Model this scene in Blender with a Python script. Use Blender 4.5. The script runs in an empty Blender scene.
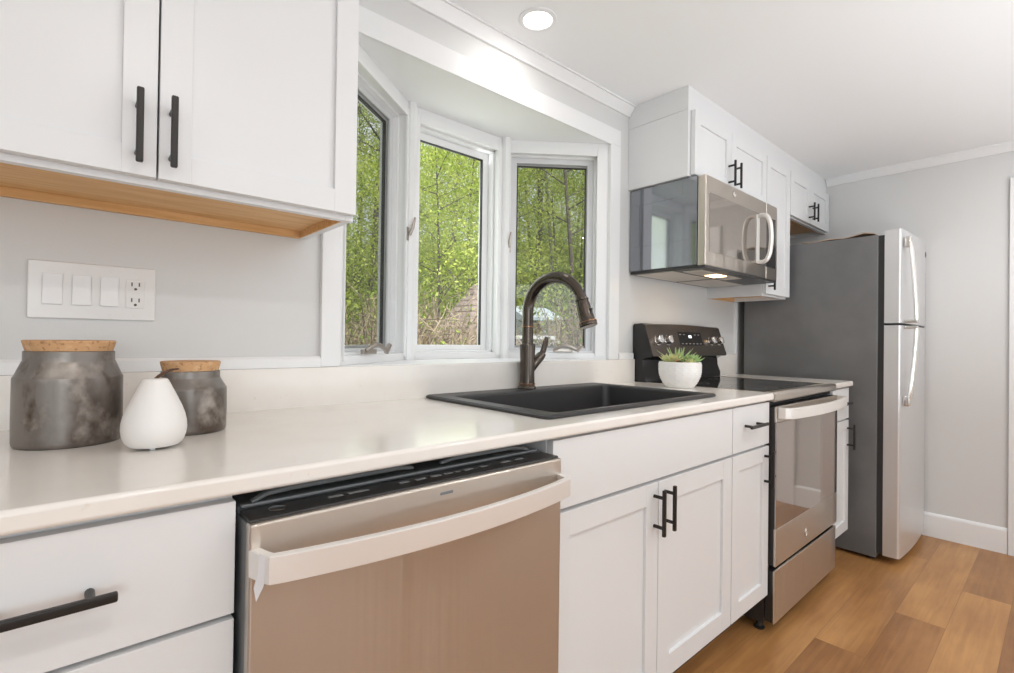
import bpy, bmesh, math, random
from mathutils import Vector, Matrix
import mathutils.noise as mnoise

random.seed(7)
SC = bpy.context.scene
COL = SC.collection
PI = math.pi

# ------------------------------------------------------------------ camera
CAM = Vector((0.0, -1.3722, 1.1044))
YAW, PITCH, ROLL, FPX = 0.7269, 0.0075, 0.0134, 499.32
_F = Vector((math.sin(YAW)*math.cos(PITCH), math.cos(YAW)*math.cos(PITCH), math.sin(PITCH)))
_r = Vector((math.cos(YAW), -math.sin(YAW), 0.0))
_u = _r.cross(_F)
_R = _r*math.cos(ROLL) + _u*math.sin(ROLL)
_U = -_r*math.sin(ROLL) + _u*math.cos(ROLL)
cd = bpy.data.cameras.new('camera')
cd.sensor_width = 36.0
cd.lens = FPX*36.0/1014.0
cd.clip_start = 0.02
cd.clip_end = 300
cam = bpy.data.objects.new('camera', cd)
COL.objects.link(cam)
cam.matrix_world = Matrix(((_R.x, _U.x, -_F.x, CAM.x), (_R.y, _U.y, -_F.y, CAM.y),
                           (_R.z, _U.z, -_F.z, CAM.z), (0, 0, 0, 1)))
SC.camera = cam

# ------------------------------------------------------------------ world, sun, lights, exposure
SC.view_settings.view_transform = 'Standard'
SC.view_settings.look = 'None'
SC.view_settings.gamma = 1.0
SC.view_settings.use_curve_mapping = False
SC.view_settings.exposure = 0.28
w = bpy.data.worlds.new('sky')
SC.world = w
w.use_nodes = True
bg = w.node_tree.nodes['Background']
bg.inputs[0].default_value = (0.86, 0.93, 1.0, 1)
bg.inputs[1].default_value = 1.15

sd = bpy.data.lights.new('sun', 'SUN')
sd.energy = 5.0
sd.angle = math.radians(6)
sd.color = (1.0, 0.96, 0.88)
sun = bpy.data.objects.new('sun', sd)
COL.objects.link(sun)
sun.rotation_euler = Vector((0.15, 0.62, -0.77)).to_track_quat('-Z', 'Y').to_euler()


def area(name, loc, target, sx, sy, power, color=(1, 1, 1), shape='RECTANGLE', spread=180):
    l = bpy.data.lights.new(name, 'AREA')
    l.shape = shape
    l.size = sx
    l.size_y = sy
    l.energy = power
    l.color = color
    l.spread = math.radians(spread)
    o = bpy.data.objects.new(name, l)
    COL.objects.link(o)
    o.location = loc
    d = Vector(target) - Vector(loc)
    o.rotation_euler = d.to_track_quat('-Z', 'Y' if abs(d.normalized().z) < .99 else 'X').to_euler()
    return o


# added fill lights set before made-up rear and left windows
area('fill_light_rear', (-0.5, -4.90, 1.35), (1.0, 0, 1.25), 2.6, 1.3, 46, (0.87, 0.945, 1.0))
area('fill_light_left', (-2.11, -2.6, 1.35), (0, -2.6, 1.35), 1.6, 1.3, 8, (0.87, 0.945, 1.0))
# added upward fill light behind the camera, brightens the ceiling
area('ceiling_fill', (1.9, -3.1, 0.75), (1.9, -3.1, 3), 3.2, 1.8, 54, (0.87, 0.945, 1.0))
# daylight through the bay window
area('daylight_bay_window', (1.21, 0.42, 1.55), (1.0, -1.6, 1.2), 0.9, 0.8, 3, (0.95, 1.0, 0.98))
CEIL = 2.197
LAMPS = [(1.19, -0.17), (0.2, -1.7), (1.7, -1.7), (3.0, -1.6), (-1.1, -1.7), (0.6, -2.6), (2.4, -2.6)]

# ------------------------------------------------------------------ materials
def mat(name, col=(.8, .8, .8), rough=.5, metal=0.0, spec=0.5, noise=None, bump=None, aniso=0.0, coat=0.0, emit=None):
    m = bpy.data.materials.new(name)
    m.use_nodes = True
    nt = m.node_tree
    b = nt.nodes['Principled BSDF']
    b.inputs['Base Color'].default_value = (*col, 1)
    b.inputs['Roughness'].default_value = rough
    b.inputs['Metallic'].default_value = metal
    b.inputs['Specular IOR Level'].default_value = spec
    if coat:
        b.inputs['Coat Weight'].default_value = coat
        b.inputs['Coat Roughness'].default_value = .05
    if aniso:
        b.inputs['Anisotropic'].default_value = aniso
        b.inputs['Anisotropic Rotation'].default_value = .25
        t = nt.nodes.new('ShaderNodeTangent')
        t.direction_type = 'RADIAL'
        t.axis = 'Z'
        nt.links.new(t.outputs[0], b.inputs['Tangent'])
    if emit:
        b.inputs['Emission Color'].default_value = (*emit[0], 1)
        b.inputs['Emission Strength'].default_value = emit[1]
    tc = None
    if noise or bump:
        tc = nt.nodes.new('ShaderNodeTexCoord')
    if noise:   # list of (scale, (sx,sy,sz), colour2, lo, hi)
        prev = None
        for (sc, st, c2, lo, hi) in noise:
            mp = nt.nodes.new('ShaderNodeMapping')
            mp.inputs['Scale'].default_value = st
            nt.links.new(tc.outputs['Object'], mp.inputs[0])
            n = nt.nodes.new('ShaderNodeTexNoise')
            n.inputs['Scale'].default_value = sc
            n.inputs['Detail'].default_value = 5
            nt.links.new(mp.outputs[0], n.inputs['Vector'])
            r = nt.nodes.new('ShaderNodeMapRange')
            r.inputs[1].default_value = lo
            r.inputs[2].default_value = hi
            nt.links.new(n.outputs[0], r.inputs[0])
            mx = nt.nodes.new('ShaderNodeMix')
            mx.data_type = 'RGBA'
            nt.links.new(r.outputs[0], mx.inputs[0])
            if prev is None:
                mx.inputs[6].default_value = (*col, 1)
            else:
                nt.links.new(prev, mx.inputs[6])
            mx.inputs[7].default_value = (*c2, 1)
            prev = mx.outputs[2]
        nt.links.new(prev, b.inputs['Base Color'])
    if bump:    # (scale, stretch, strength, distance)
        sc, st, k, dist = bump
        mp = nt.nodes.new('ShaderNodeMapping')
        mp.inputs['Scale'].default_value = st
        nt.links.new(tc.outputs['Object'], mp.inputs[0])
        n = nt.nodes.new('ShaderNodeTexNoise')
        n.inputs['Scale'].default_value = sc
        n.inputs['Detail'].default_value = 4
        nt.links.new(mp.outputs[0], n.inputs['Vector'])
        bp = nt.nodes.new('ShaderNodeBump')
        bp.inputs['Strength'].default_value = k
        bp.inputs['Distance'].default_value = dist
        nt.links.new(n.outputs[0], bp.inputs['Height'])
        nt.links.new(bp.outputs[0], b.inputs['Normal'])
    return m


ONE = (1, 1, 1)
M = {}
M['wall'] = mat('wall_paint', (.70, .695, .685), .55, bump=(180, ONE, .08, .002))
M['ceil'] = mat('ceiling_paint', (.91, .915, .92), .7)
M['trim'] = mat('trim_paint', (.85, .85, .85), .28)
M['cab'] = mat('cabinet_paint', (.79, .795, .80), .33)
M['cabin'] = mat('cabinet_inside', (.6, .58, .55), .6)
M['quartz'] = mat('quartz', (.875, .835, .785), .15, noise=[(7, ONE, (.85, .805, .75), .45, .62), (60, (1, 2.2, 1), (.76, .70, .63), .68, .78)])
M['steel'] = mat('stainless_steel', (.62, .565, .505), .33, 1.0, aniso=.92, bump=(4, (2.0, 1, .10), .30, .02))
M['steel_b'] = mat('polished_steel', (.82, .80, .77), .18, 1.0)
M['handle'] = mat('satin_steel', (.90, .88, .85), .36, .5)
M['silver'] = mat('silver_finish', (.73, .73, .735), .32, .62)
M['chrome'] = mat('chrome', (.85, .85, .85), .08, 1.0)
M['black'] = mat('black_metal', (.028, .025, .023), .38, .4)
M['blackgloss'] = mat('black_enamel', (.018, .017, .017), .12)
M['blackplastic'] = mat('black_plastic', (.03, .028, .027), .35)
M['bglass'] = mat('dark_mirror_glass', (.46, .42, .39), .05, .85)
M['mwside'] = mat('microwave_side', (.30, .315, .34), .07, .8)
M['mglass'] = mat('microwave_glass', (.38, .345, .31), .05, .8)
M['cookglass'] = mat('cooktop_glass', (.012, .012, .012), .06)
M['ring'] = mat('burner_print', (.30, .30, .30), .25)
M['greyplastic'] = mat('grey_plastic', (.20, .21, .215), .4)
M['darkslot'] = mat('dark_gap', (.012, .011, .011), .7)
M['sink'] = mat('black_composite', (.035, .034, .035), .42, bump=(600, ONE, .1, .001))
M['bronze'] = mat('oiled_bronze', (.105, .088, .075), .24, .9)
M['copper'] = mat('bronze_edge', (.30, .17, .10), .25, .9)
M['fridgeside'] = mat('grey_appliance_side', (.165, .165, .166), .42, .2, noise=[(5, ONE, (.195, .195, .195), .4, .65)], bump=(400, ONE, .15, .001))
M['wood'] = mat('bare_plywood', (.80, .50, .24), .5, noise=[(6, (1, 14, 14), (.70, .40, .16), .4, .62)])
M['doorwood'] = mat('brown_door', (.16, .075, .035), .4, noise=[(5, (12, 12, 1), (.22, .11, .05), .4, .65)])
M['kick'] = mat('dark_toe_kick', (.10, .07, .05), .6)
M['cork'] = mat('cork', (.62, .36, .18), .8, noise=[(160, ONE, (.35, .18, .08), .55, .68), (70, ONE, (.72, .47, .27), .55, .7)], bump=(150, ONE, .4, .002))
M['patina'] = mat('aged_metal', (.235, .212, .192), .36, .5,
                  noise=[(11, (1, 1, .7), (.10, .072, .056), .44, .64), (20, (1, 1, .8), (.40, .36, .32), .54, .70), (32, (1, 1, .6), (.10, .07, .052), .60, .74)],
                  bump=(40, ONE, .15, .002))
M['ceramic'] = mat('matte_ceramic', (.85, .82, .79), .38)
M['leather'] = mat('brown_leather', (.11, .055, .03), .55)
M['plate'] = mat('switch_plastic', (.83, .815, .80), .22)
M['plateslot'] = mat('outlet_slot', (.07, .06, .06), .5)
M['soil'] = mat('soil', (.09, .06, .04), .9)
M['succ1'] = mat('succulent_yellow', (.62, .66, .30), .4, noise=[(30, ONE, (.55, .22, .12), .56, .66)])
M['succ2'] = mat('succulent_green', (.36, .52, .20), .4, noise=[(30, ONE, (.55, .62, .32), .5, .64)])
M['lampglow'] = mat('lamp_lens', (1, 1, 1), .5, emit=((1, .97, .92), 3.0))
M['warmglow'] = mat('cooktop_lamp', (1, .9, .7), .5, emit=((1, .66, .30), 7.0))
M['display'] = mat('clock_digits', (.8, .85, .85), .5, emit=((.9, .95, 1.0), 1.2))
M['filter'] = mat('aluminium_filter', (.70, .64, .57), .35, .5)
M['cardboard'] = mat('cardboard', (.52, .38, .27), .7)
M['film'] = mat('clear_film', (.86, .86, .88), .2)
M['winmetal'] = mat('screen_frame', (.68, .68, .69), .4, .2)
M['hardware'] = mat('brushed_nickel', (.42, .38, .34), .3, .9)
M['gasket'] = mat('dark_gasket', (.03, .03, .03), .6)
M['bark'] = mat('bark', (.10, .082, .065), .9, noise=[(9, (1, 1, .2), (.20, .17, .14), .5, .7)])
M['barklight'] = mat('pale_bark', (.26, .23, .19), .9, noise=[(9, (1, 1, .2), (.14, .12, .09), .5, .7)])
M['twig'] = mat('dry_twig', (.46, .37, .25), .9, noise=[(3, ONE, (.12, .09, .055), .42, .58)])
M['shingle'] = mat('roof_shingle', (.30, .235, .21), .85, noise=[(8, ONE, (.22, .17, .15), .4, .65)])
M['lattice'] = mat('white_lattice', (.78, .78, .78), .5)
M['shed'] = mat('pale_siding', (.52, .60, .66), .6)
M['meadow'] = mat('hillside_ground', (.16, .20, .05), .95, noise=[(1.1, ONE, (.22, .17, .09), .5, .65), (7, ONE, (.16, .24, .05), .5, .66)])


def leafmat(name, c1, c2):
    m = bpy.data.materials.new(name)
    m.use_nodes = True
    nt = m.node_tree
    nt.nodes.clear()
    out = nt.nodes.new('ShaderNodeOutputMaterial')
    tc = nt.nodes.new('ShaderNodeTexCoord')
    n = nt.nodes.new('ShaderNodeTexNoise')
    n.inputs['Scale'].default_value = 2.4
    n.inputs['Detail'].default_value = 6
    nt.links.new(tc.outputs['Object'], n.inputs['Vector'])
    r = nt.nodes.new('ShaderNodeMapRange')
    r.inputs[1].default_value = .38
    r.inputs[2].default_value = .62
    nt.links.new(n.outputs[0], r.inputs[0])
    mx = nt.nodes.new('ShaderNodeMix')
    mx.data_type = 'RGBA'
    mx.inputs[6].default_value = (*c1, 1)
    mx.inputs[7].default_value = (*c2, 1)
    nt.links.new(r.outputs[0], mx.inputs[0])
    d = nt.nodes.new('ShaderNodeBsdfDiffuse')
    t = nt.nodes.new('ShaderNodeBsdfTranslucent')
    ms = nt.nodes.new('ShaderNodeMixShader')
    ms.inputs[0].default_value = .34
    nt.links.new(mx.outputs[2], d.inputs[0])
    nt.links.new(mx.outputs[2], t.inputs[0])
    nt.links.new(d.outputs[0], ms.inputs[1])
    nt.links.new(t.outputs[0], ms.inputs[2])
    nt.links.new(ms.outputs[0], out.inputs[0])
    return m


M['leaf1'] = leafmat('spring_leaf', (.28, .39, .045), (.64, .70, .18))
M['leaf2'] = leafmat('green_leaf', (.16, .26, .04), (.44, .54, .12))
M['leaf3'] = leafmat('olive_leaf', (.13, .15, .05), (.38, .40, .15))


def seethrough(name, col, fac, glossy=False, rough=.02):
    m = bpy.data.materials.new(name)
    m.use_nodes = True
    nt = m.node_tree
    nt.nodes.clear()
    out = nt.nodes.new('ShaderNodeOutputMaterial')
    tr = nt.nodes.new('ShaderNodeBsdfTransparent')
    if glossy:
        g = nt.nodes.new('ShaderNodeBsdfGlossy')
        g.inputs['Roughness'].default_value = rough
    else:
        g = nt.nodes.new('ShaderNodeBsdfDiffuse')
    g.inputs[0].default_value = (*col, 1)
    ms = nt.nodes.new('ShaderNodeMixShader')
    ms.inputs[0].default_value = fac
    nt.links.new(tr.outputs[0], ms.inputs[1])
    nt.links.new(g.outputs[0], ms.inputs[2])
    nt.links.new(ms.outputs[0], out.inputs[0])
    return m


M['pane'] = seethrough('window_glass', (1, 1, 1), .035, True)
M['mesh'] = seethrough('insect_mesh', (.07, .07, .065), .42)


def floor_material():
    m = bpy.data.materials.new('plank_floor')
    m.use_nodes = True
    nt = m.node_tree
    L = nt.links.new
    b = nt.nodes['Principled BSDF']
    tc = nt.nodes.new('ShaderNodeTexCoord')
    sp = nt.nodes.new('ShaderNodeSeparateXYZ')
    L(tc.outputs['Object'], sp.inputs[0])

    def mth(op, a, b2=None, c=None):
        n = nt.nodes.new('ShaderNodeMath')
        n.operation = op
        for i, v in enumerate((a, b2, c)):
            if v is None:
                continue
            if isinstance(v, (int, float)):
                n.inputs[i].default_value = v
            else:
                L(v, n.inputs[i])
        return n.outputs[0]
    W_, LEN, SEED = .158, 1.22, 0.0
    yr = mth('DIVIDE', mth('ADD', sp.outputs[1], 1.0572 + .158*40), W_)
    row = mth('FLOOR', yr)
    fy = mth('FRACT', yr)
    off = mth('MULTIPLY', row, .377)
    xr = mth('ADD', mth('DIVIDE', mth('ADD', sp.outputs[0], 10 - 3.06 + .13), LEN), off)
    colm = mth('FLOOR', xr)
    fx = mth('FRACT', xr)
    cv = nt.nodes.new('ShaderNodeCombineXYZ')
    L(row, cv.inputs[0])
    L(mth('ADD', colm, SEED), cv.inputs[1])
    wn = nt.nodes.new('ShaderNodeTexWhiteNoise')
    wn.noise_dimensions = '2D'
    L(cv.outputs[0], wn.inputs['Vector'])
    # grain coordinates, shifted per plank
    gx = nt.nodes.new('ShaderNodeCombineXYZ')
    L(mth('MULTIPLY', sp.outputs[0], 1.6), gx.inputs[0])
    L(mth('MULTIPLY', sp.outputs[1], 26.0), gx.inputs[1])
    L(mth('MULTIPLY', wn.outputs['Value'], 40.0), gx.inputs[2])
    n1 = nt.nodes.new('ShaderNodeTexNoise')
    n1.inputs['Scale'].default_value = 2.2
    n1.inputs['Detail'].default_value = 6
    n1.inputs['Distortion'].default_value = .6
    L(gx.outputs[0], n1.inputs['Vector'])
    g2 = nt.nodes.new('ShaderNodeCombineXYZ')
    L(mth('MULTIPLY', sp.outputs[0], 2.0), g2.inputs[0])
    L(mth('MULTIPLY', sp.outputs[1], 5.0), g2.inputs[1])
    L(mth('MULTIPLY', wn.outputs['Value'], 17.0), g2.inputs[2])
    n2 = nt.nodes.new('ShaderNodeTexNoise')
    n2.inputs['Scale'].default_value = 1.4
    n2.inputs['Detail'].default_value = 3
    L(g2.outputs[0], n2.inputs['Vector'])
    ramp = nt.nodes.new('ShaderNodeValToRGB')
    cr = ramp.color_ramp
    cr.elements[0].position = 0.0
    cr.elements[0].color = (.25, .108, .038, 1)
    cr.elements[1].position = 1.0
    cr.elements[1].color = (.58, .30, .108, 1)
    e = cr.elements.new(.45)
    e.color = (.39, .185, .064, 1)
    v = mth('ADD', mth('MULTIPLY', wn.outputs['Value'], .62), mth('MULTIPLY', mth('SUBTRACT', n1.outputs[0], .5), .75))
    v = mth('ADD', v, mth('MULTIPLY', mth('SUBTRACT', n2.outputs[0], .5), 1.25))
    v = mth('ADD', v, .14)
    L(v, ramp.inputs[0])
    # joints
    ex = mth('MULTIPLY', mth('MINIMUM', fx, mth('SUBTRACT', 1.0, fx)), LEN)
    ey = mth('MULTIPLY', mth('MINIMUM', fy, mth('SUBTRACT', 1.0, fy)), W_)
    d = mth('MINIMUM', ex, ey)
    gap = mth('LESS_THAN', d, .0009)
    mx = nt.nodes.new('ShaderNodeMix')
    mx.data_type = 'RGBA'
    L(mth('MULTIPLY', gap, .55), mx.inputs[0])
    L(ramp.outputs[0], mx.inputs[6])
    mx.inputs[7].default_value = (.16, .08, .035, 1)
    L(mx.outputs[2], b.inputs['Base Color'])
    b.inputs['Roughness'].default_value = .36
    bp = nt.nodes.new('ShaderNodeBump')
    bp.inputs['Strength'].default_value = .12
    bp.inputs['Distance'].default_value = .002
    L(n1.outputs[0], bp.inputs['Height'])
    L(bp.outputs[0], b.inputs['Normal'])
    return m


M['floor'] = floor_material()

# ------------------------------------------------------------------ mesh helpers
ORG = {}


class MB:
    def __init__(s):
        s.bm = bmesh.new()
        s.mi = 0

    def _tag(s, faces):
        for f in faces:
            f.material_index = s.mi

    def box(s, x0, x1, y0, y1, z0, z1, b=0.0, seg=2):
        x0, x1 = min(x0, x1), max(x0, x1)
        y0, y1 = min(y0, y1), max(y0, y1)
        z0, z1 = min(z0, z1), max(z0, z1)
        v = [s.bm.verts.new((x, y, z)) for x in (x0, x1) for y in (y0, y1) for z in (z0, z1)]
        F = [(0, 1, 3, 2), (4, 6, 7, 5), (0, 4, 5, 1), (2, 3, 7, 6), (0, 2, 6, 4), (1, 5, 7, 3)]
        fs = [s.bm.faces.new([v[i] for i in f]) for f in F]
        s._tag(fs)
        if b > 0:
            b = min(b, .49*min(x1-x0, y1-y0, z1-z0))
            es = list({e for f in fs for e in f.edges})
            r = bmesh.ops.bevel(s.bm, geom=es, offset=b, segments=seg, profile=.5, affect='EDGES')
            s._tag(r['faces'])
        return s

    def obox(s, o, ax, ay, az, b=0.0):
        """box spanned by three (orthogonal) vectors from corner o"""
        o, ax, ay, az = map(Vector, (o, ax, ay, az))
        v = [s.bm.verts.new(o + ax*i + ay*j + az*k) for i in (0, 1) for j in (0, 1) for k in (0, 1)]
        F = [(0, 1, 3, 2), (4, 6, 7, 5), (0, 4, 5, 1), (2, 3, 7, 6), (0, 2, 6, 4), (1, 5, 7, 3)]
        fs = [s.bm.faces.new([v[i] for i in f]) for f in F]
        s._tag(fs)
        if b > 0:
            es = list({e for f in fs for e in f.edges})
            r = bmesh.ops.bevel(s.bm, geom=es, offset=b, segments=2, profile=.5, affect='EDGES')
            s._tag(r['faces'])
        return s

    def tube(s, pts, r, n=10, ry=None, caps=True, up=(0, 0, 1)):
        """sweep an ellipse (r, ry) along pts"""
        pts = [Vector(p) for p in pts]
        N = len(pts)
        rs = r if isinstance(r, (list, tuple)) else [r]*N
        rys = ry if isinstance(ry, (list, tuple)) else ([ry]*N if ry else rs)
        rings = []
        upv = Vector(up)
        prev = None
        for i, p in enumerate(pts):
            t = (pts[min(i+1, N-1)] - pts[max(i-1, 0)]).normalized()
            if prev is None:
                a = upv.cross(t)
                if a.length < 1e-3:
                    a = Vector((1, 0, 0)).cross(t)
                a.normalize()
            else:
                a = (prev - t*prev.dot(t)).normalized()
            prev = a
            c = t.cross(a)
            rings.append([s.bm.verts.new(p + a*(math.cos(2*PI*k/n)*rs[i]) + c*(math.sin(2*PI*k/n)*rys[i])) for k in range(n)])
        fs = []
        for i in range(N-1):
            for k in range(n):
                fs.append(s.bm.faces.new((rings[i][k], rings[i][(k+1) % n], rings[i+1][(k+1) % n], rings[i+1][k])))
        if caps:
            fs.append(s.bm.faces.new(rings[0][::-1]))
            fs.append(s.bm.faces.new(rings[-1]))
        s._tag(fs)
        return s

    def cyl(s, p0, p1, r0, r1=None, n=20):
        return s.tube([p0, p1], [r0, r0 if r1 is None else r1], n)

    def lathe(s, prof, cx, cy, n=48, cz=0.0):
        rings = []
        for (r, z) in prof:
            if r <= 1e-6:
                rings.append([s.bm.verts.new((cx, cy, cz+z))])
            else:
                rings.append([s.bm.verts.new((cx + r*math.cos(2*PI*k/n), cy + r*math.sin(2*PI*k/n), cz+z)) for k in range(n)])
        fs = []
        for a, b in zip(rings[:-1], rings[1:]):
            if len(a) == 1 and len(b) == 1:
                continue
            for k in range(n):
                k2 = (k+1) % n
                if len(a) == 1:
                    fs.append(s.bm.faces.new((a[0], b[k2], b[k])))
                elif len(b) == 1:
                    fs.append(s.bm.faces.new((a[k], a[k2], b[0])))
                else:
                    fs.append(s.bm.faces.new((a[k], a[k2], b[k2], b[k])))
        s._tag(fs)
        return s

    def prism(s, poly, a, b, axis='z', bev=0.0):
        """extrude a 2-D polygon along an axis; poly coords are the other two axes in order"""
        def P(p, t):
            if axis == 'z':
                return (p[0], p[1], t)
            if axis == 'x':
                return (t, p[0], p[1])
            return (p[0], t, p[1])
        A = [s.bm.verts.new(P(p, a)) for p in poly]
        B = [s.bm.verts.new(P(p, b)) for p in poly]
        n = len(poly)
        fs = [s.bm.faces.new(A[::-1]), s.bm.faces.new(B)]
        for i in range(n):
            fs.append(s.bm.faces.new((A[i], A[(i+1) % n], B[(i+1) % n], B[i])))
        s._tag(fs)
        if bev:
            es = list({e for f in fs for e in f.edges})
            r = bmesh.ops.bevel(s.bm, geom=es, offset=bev, segments=2, profile=.5, affect='EDGES')
            s._tag(r['faces'])
        return s

    def strap(s, pts, half_h, half_t, b=.002):
        """flat strap: rectangular section swept along pts in the XY plane (height along z) """
        pts = [Vector(p) for p in pts]
        N = len(pts)
        rings = []
        for i, p in enumerate(pts):
            t = (pts[min(i+1, N-1)] - pts[max(i-1, 0)]).normalized()
            nrm = Vector((t.y, -t.x, 0)).normalized()
            rings.append([s.bm.verts.new(p + nrm*(sx*half_t) + Vector((0, 0, sz*half_h))) for sx, sz in
                          ((-1, -1), (.7, -1), (1, -.93), (1, .93), (.7, 1), (-1, 1))])
        fs = []
        k6 = 6
        for i in range(N-1):
            for k in range(k6):
                fs.append(s.bm.faces.new((rings[i][k], rings[i][(k+1) % k6], rings[i+1][(k+1) % k6], rings[i+1][k])))
        fs.append(s.bm.faces.new(rings[0][::-1]))
        fs.append(s.bm.faces.new(rings[-1]))
        s._tag(fs)
        return s

    def quad(s, *p):
        f = s.bm.faces.new([s.bm.verts.new(q) for q in p])
        s._tag([f])
        return s

    def build(s, name, m, parent=None, loc=None, angle=35):
        bmesh.ops.recalc_face_normals(s.bm, faces=s.bm.faces[:])
        me = bpy.data.meshes.new(name)
        org = Vector((0, 0, 0))
        if parent is not None:
            org = ORG.get(parent, Vector((0, 0, 0)))
        elif loc is not None:
            org = Vector(loc)
        if org.length > 0:
            bmesh.ops.translate(s.bm, verts=s.bm.verts[:], vec=-org)
        s.bm.to_mesh(me)
        s.bm.free()
        for q in (m if isinstance(m, (list, tuple)) else [m]):
            me.materials.append(q)
        for p in me.polygons:
            p.use_smooth = True
        me.set_sharp_from_angle(angle=math.radians(angle))
        o = bpy.data.objects.new(name, me)
        if angle < 60:
            wm = o.modifiers.new('weighted_normal', 'WEIGHTED_NORMAL')
            wm.keep_sharp = True
            wm.weight = 80
        COL.objects.link(o)
        ORG[o] = org
        if parent is not None:
            o.parent = parent
        elif loc is not None:
            o.location = org
        return o


def thing(name, label, cat, loc, group=None):
    o = bpy.data.objects.new(name, None)
    COL.objects.link(o)
    o.empty_display_size = .05
    o.location = loc
    ORG[o] = Vector(loc)
    o['label'] = label
    o['category'] = cat
    if group:
        o['group'] = group
    return o


def tag(o, label, cat, group=None):
    o['label'] = label
    o['category'] = cat
    if group:
        o['group'] = group
    return o


def struct(o):
    o['kind'] = 'structure'
    return o


def shaker(x0, x1, z0, z1, yf, th=.02, rail=.055, rec=.009):
    """five-piece door in the XZ plane, front face at y=yf, body towards +y"""
    m = MB()
    b = .0014
    m.box(x0, x0+rail, yf, yf+th, z0, z1, b)
    m.box(x1-rail, x1, yf, yf+th, z0, z1, b)
    m.box(x0+rail-.0005, x1-rail+.0005, yf+.0002, yf+th, z0, z0+rail, b)
    m.box(x0+rail-.0005, x1-rail+.0005, yf+.0002, yf+th, z1-rail, z1, b)
    m.box(x0+rail-.002, x1-rail+.002, yf+rec, yf+th-.001, z0+rail-.002, z1-rail+.002)
    return m


def pull_v(x, z0, z1, yf, parent, inset=.022, proj=.032):
    m = MB()
    m.box(x-.0052, x+.0052, yf-proj-.004, yf-proj+.005, z0, z1, .0022)
    for z in (z0+inset, z1-inset):
        m.cyl((x, yf-.0003, z), (x, yf-proj, z), .0048, n=12)
    return m.build('handle', M['black'], parent)


def pull_h(x0, x1, z, yf, parent, inset=.024, proj=.032):
    m = MB()
    m.box(x0, x1, yf-proj-.004, yf-proj+.005, z-.0055, z+.0055, .0022)
    for x in (x0+inset, x1-inset):
        m.cyl((x, yf-.0003, z), (x, yf-proj, z), .0048, n=12)
    return m.build('handle', M['black'], parent)


def emblem(cx, cz, r, yf, parent, m=None):
    """round maker's emblem: ring and looped script inside, facing -y"""
    mb = MB()
    ring = [(cx + r*math.cos(2*PI*k/28), yf-.0012, cz + r*math.sin(2*PI*k/28)) for k in range(29)]
    mb.tube(ring, r*.10, 6, caps=False)
    mb.cyl((cx, yf-.0002, cz), (cx, yf-.0010, cz), r*.95, n=28)
    for sx, ph in ((-.36, 0), (.36, .5)):
        pts = []
        for k in range(22):
            a = PI*(.25+ph*.2) + 1.75*PI*k/21
            q = .42*(1 - .18*k/21)
            pts.append((cx + r*(sx + q*.72*math.cos(a)), yf-.0018, cz + r*(q*1.25*math.sin(a))))
        mb.tube(pts, r*.055, 5)
    return mb.build('emblem', m or M['steel_b'], parent)


# ------------------------------------------------------------------ the room
XE, XL, YR = 3.785, -2.2, -5.0
WX0, WX1, WZ0, WZ1 = .587, 1.815, 1.026, 1.99

m = MB(); m.box(XL-.1, XE+.1, YR-.1, 0.1, -.12, 0)
struct(m.build('floor', M['floor']))
m = MB(); m.box(XL-.1, XE+.1, YR-.1, 0.12, CEIL, CEIL+.15)
struct(m.build('ceiling', M['ceil']))
m = MB()
m.box(XL-.1, WX0, 0, .1, 0, CEIL)
m.box(WX1, XE+.1, 0, .1, 0, CEIL)
m.box(WX0, WX1, 0, .1, 0, WZ0-.03)
m.box(WX0, WX1, 0, .1, WZ1+.004, CEIL)
struct(m.build('wall_window', M['wall']))
m = MB(); m.box(XE, XE+.1, YR-.1, 0, 0, CEIL)
struct(m.build('wall_end', M['wall']))
m = MB(); m.box(XL-.1, XL, YR-.1, 0, 0, CEIL)
struct(m.build('wall_left', M['wall']))
m = MB(); m.box(XL, XE, YR-.1, YR, 0, CEIL)
struct(m.build('wall_rear', M['wall']))

# crown mouldings
cp = [(0, 2.153), (-.010, 2.153), (-.014, 2.163), (-.030, 2.183), (-.034, 2.190), (-.042, 2.190), (-.042, CEIL), (0, CEIL)]
m = MB(); m.prism([(y, z) for y, z in cp], XL, 1.964, 'x')
struct(m.build('trim_1', M['trim']))
m = MB(); m.prism([(XE+y, z) for y, z in cp], YR, -.302, 'y')
struct(m.build('trim_2', M['trim']))
# ledge moulding above the stone splash, either side of the window
m = MB()
m.prism([(0, 1.0245), (-.019, 1.0245), (-.019, 1.048), (-.014, 1.054), (0, 1.054)], -.78, .526, 'x')
m.prism([(0, 1.0245), (-.019, 1.0245), (-.019, 1.048), (-.014, 1.054), (0, 1.054)], 1.887, 1.998, 'x')
struct(m.build('trim_3', M['trim']))
# window casing on the wall
m = MB()
m.box(.5275, WX0-.006, -.016, 0, 1.0245, WZ1, .002)
m.box(WX1-.002, 1.885, -.016, 0, 1.0245, WZ1, .002)
m.box(.5275, 1.885, -.016, 0, WZ1, 2.062, .002)
m.box(WX0, WX1, -.017, -.008, WZ1-.006, WZ1+.006, .001)
struct(m.build('trim_4', M['trim']))
# corner strip at the fridge recess
m = MB(); m.box(3.088, 3.112, -.014, 0, .921, 1.354, .001)
struct(m.build('trim_5', M['trim']))
# frieze board between the right wall cabinets and the ceiling
m = MB(); m.box(1.965, XE, -.299, 0, 2.0965, CEIL, .001)
struct(m.build('trim_6', M['cab']))
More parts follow.
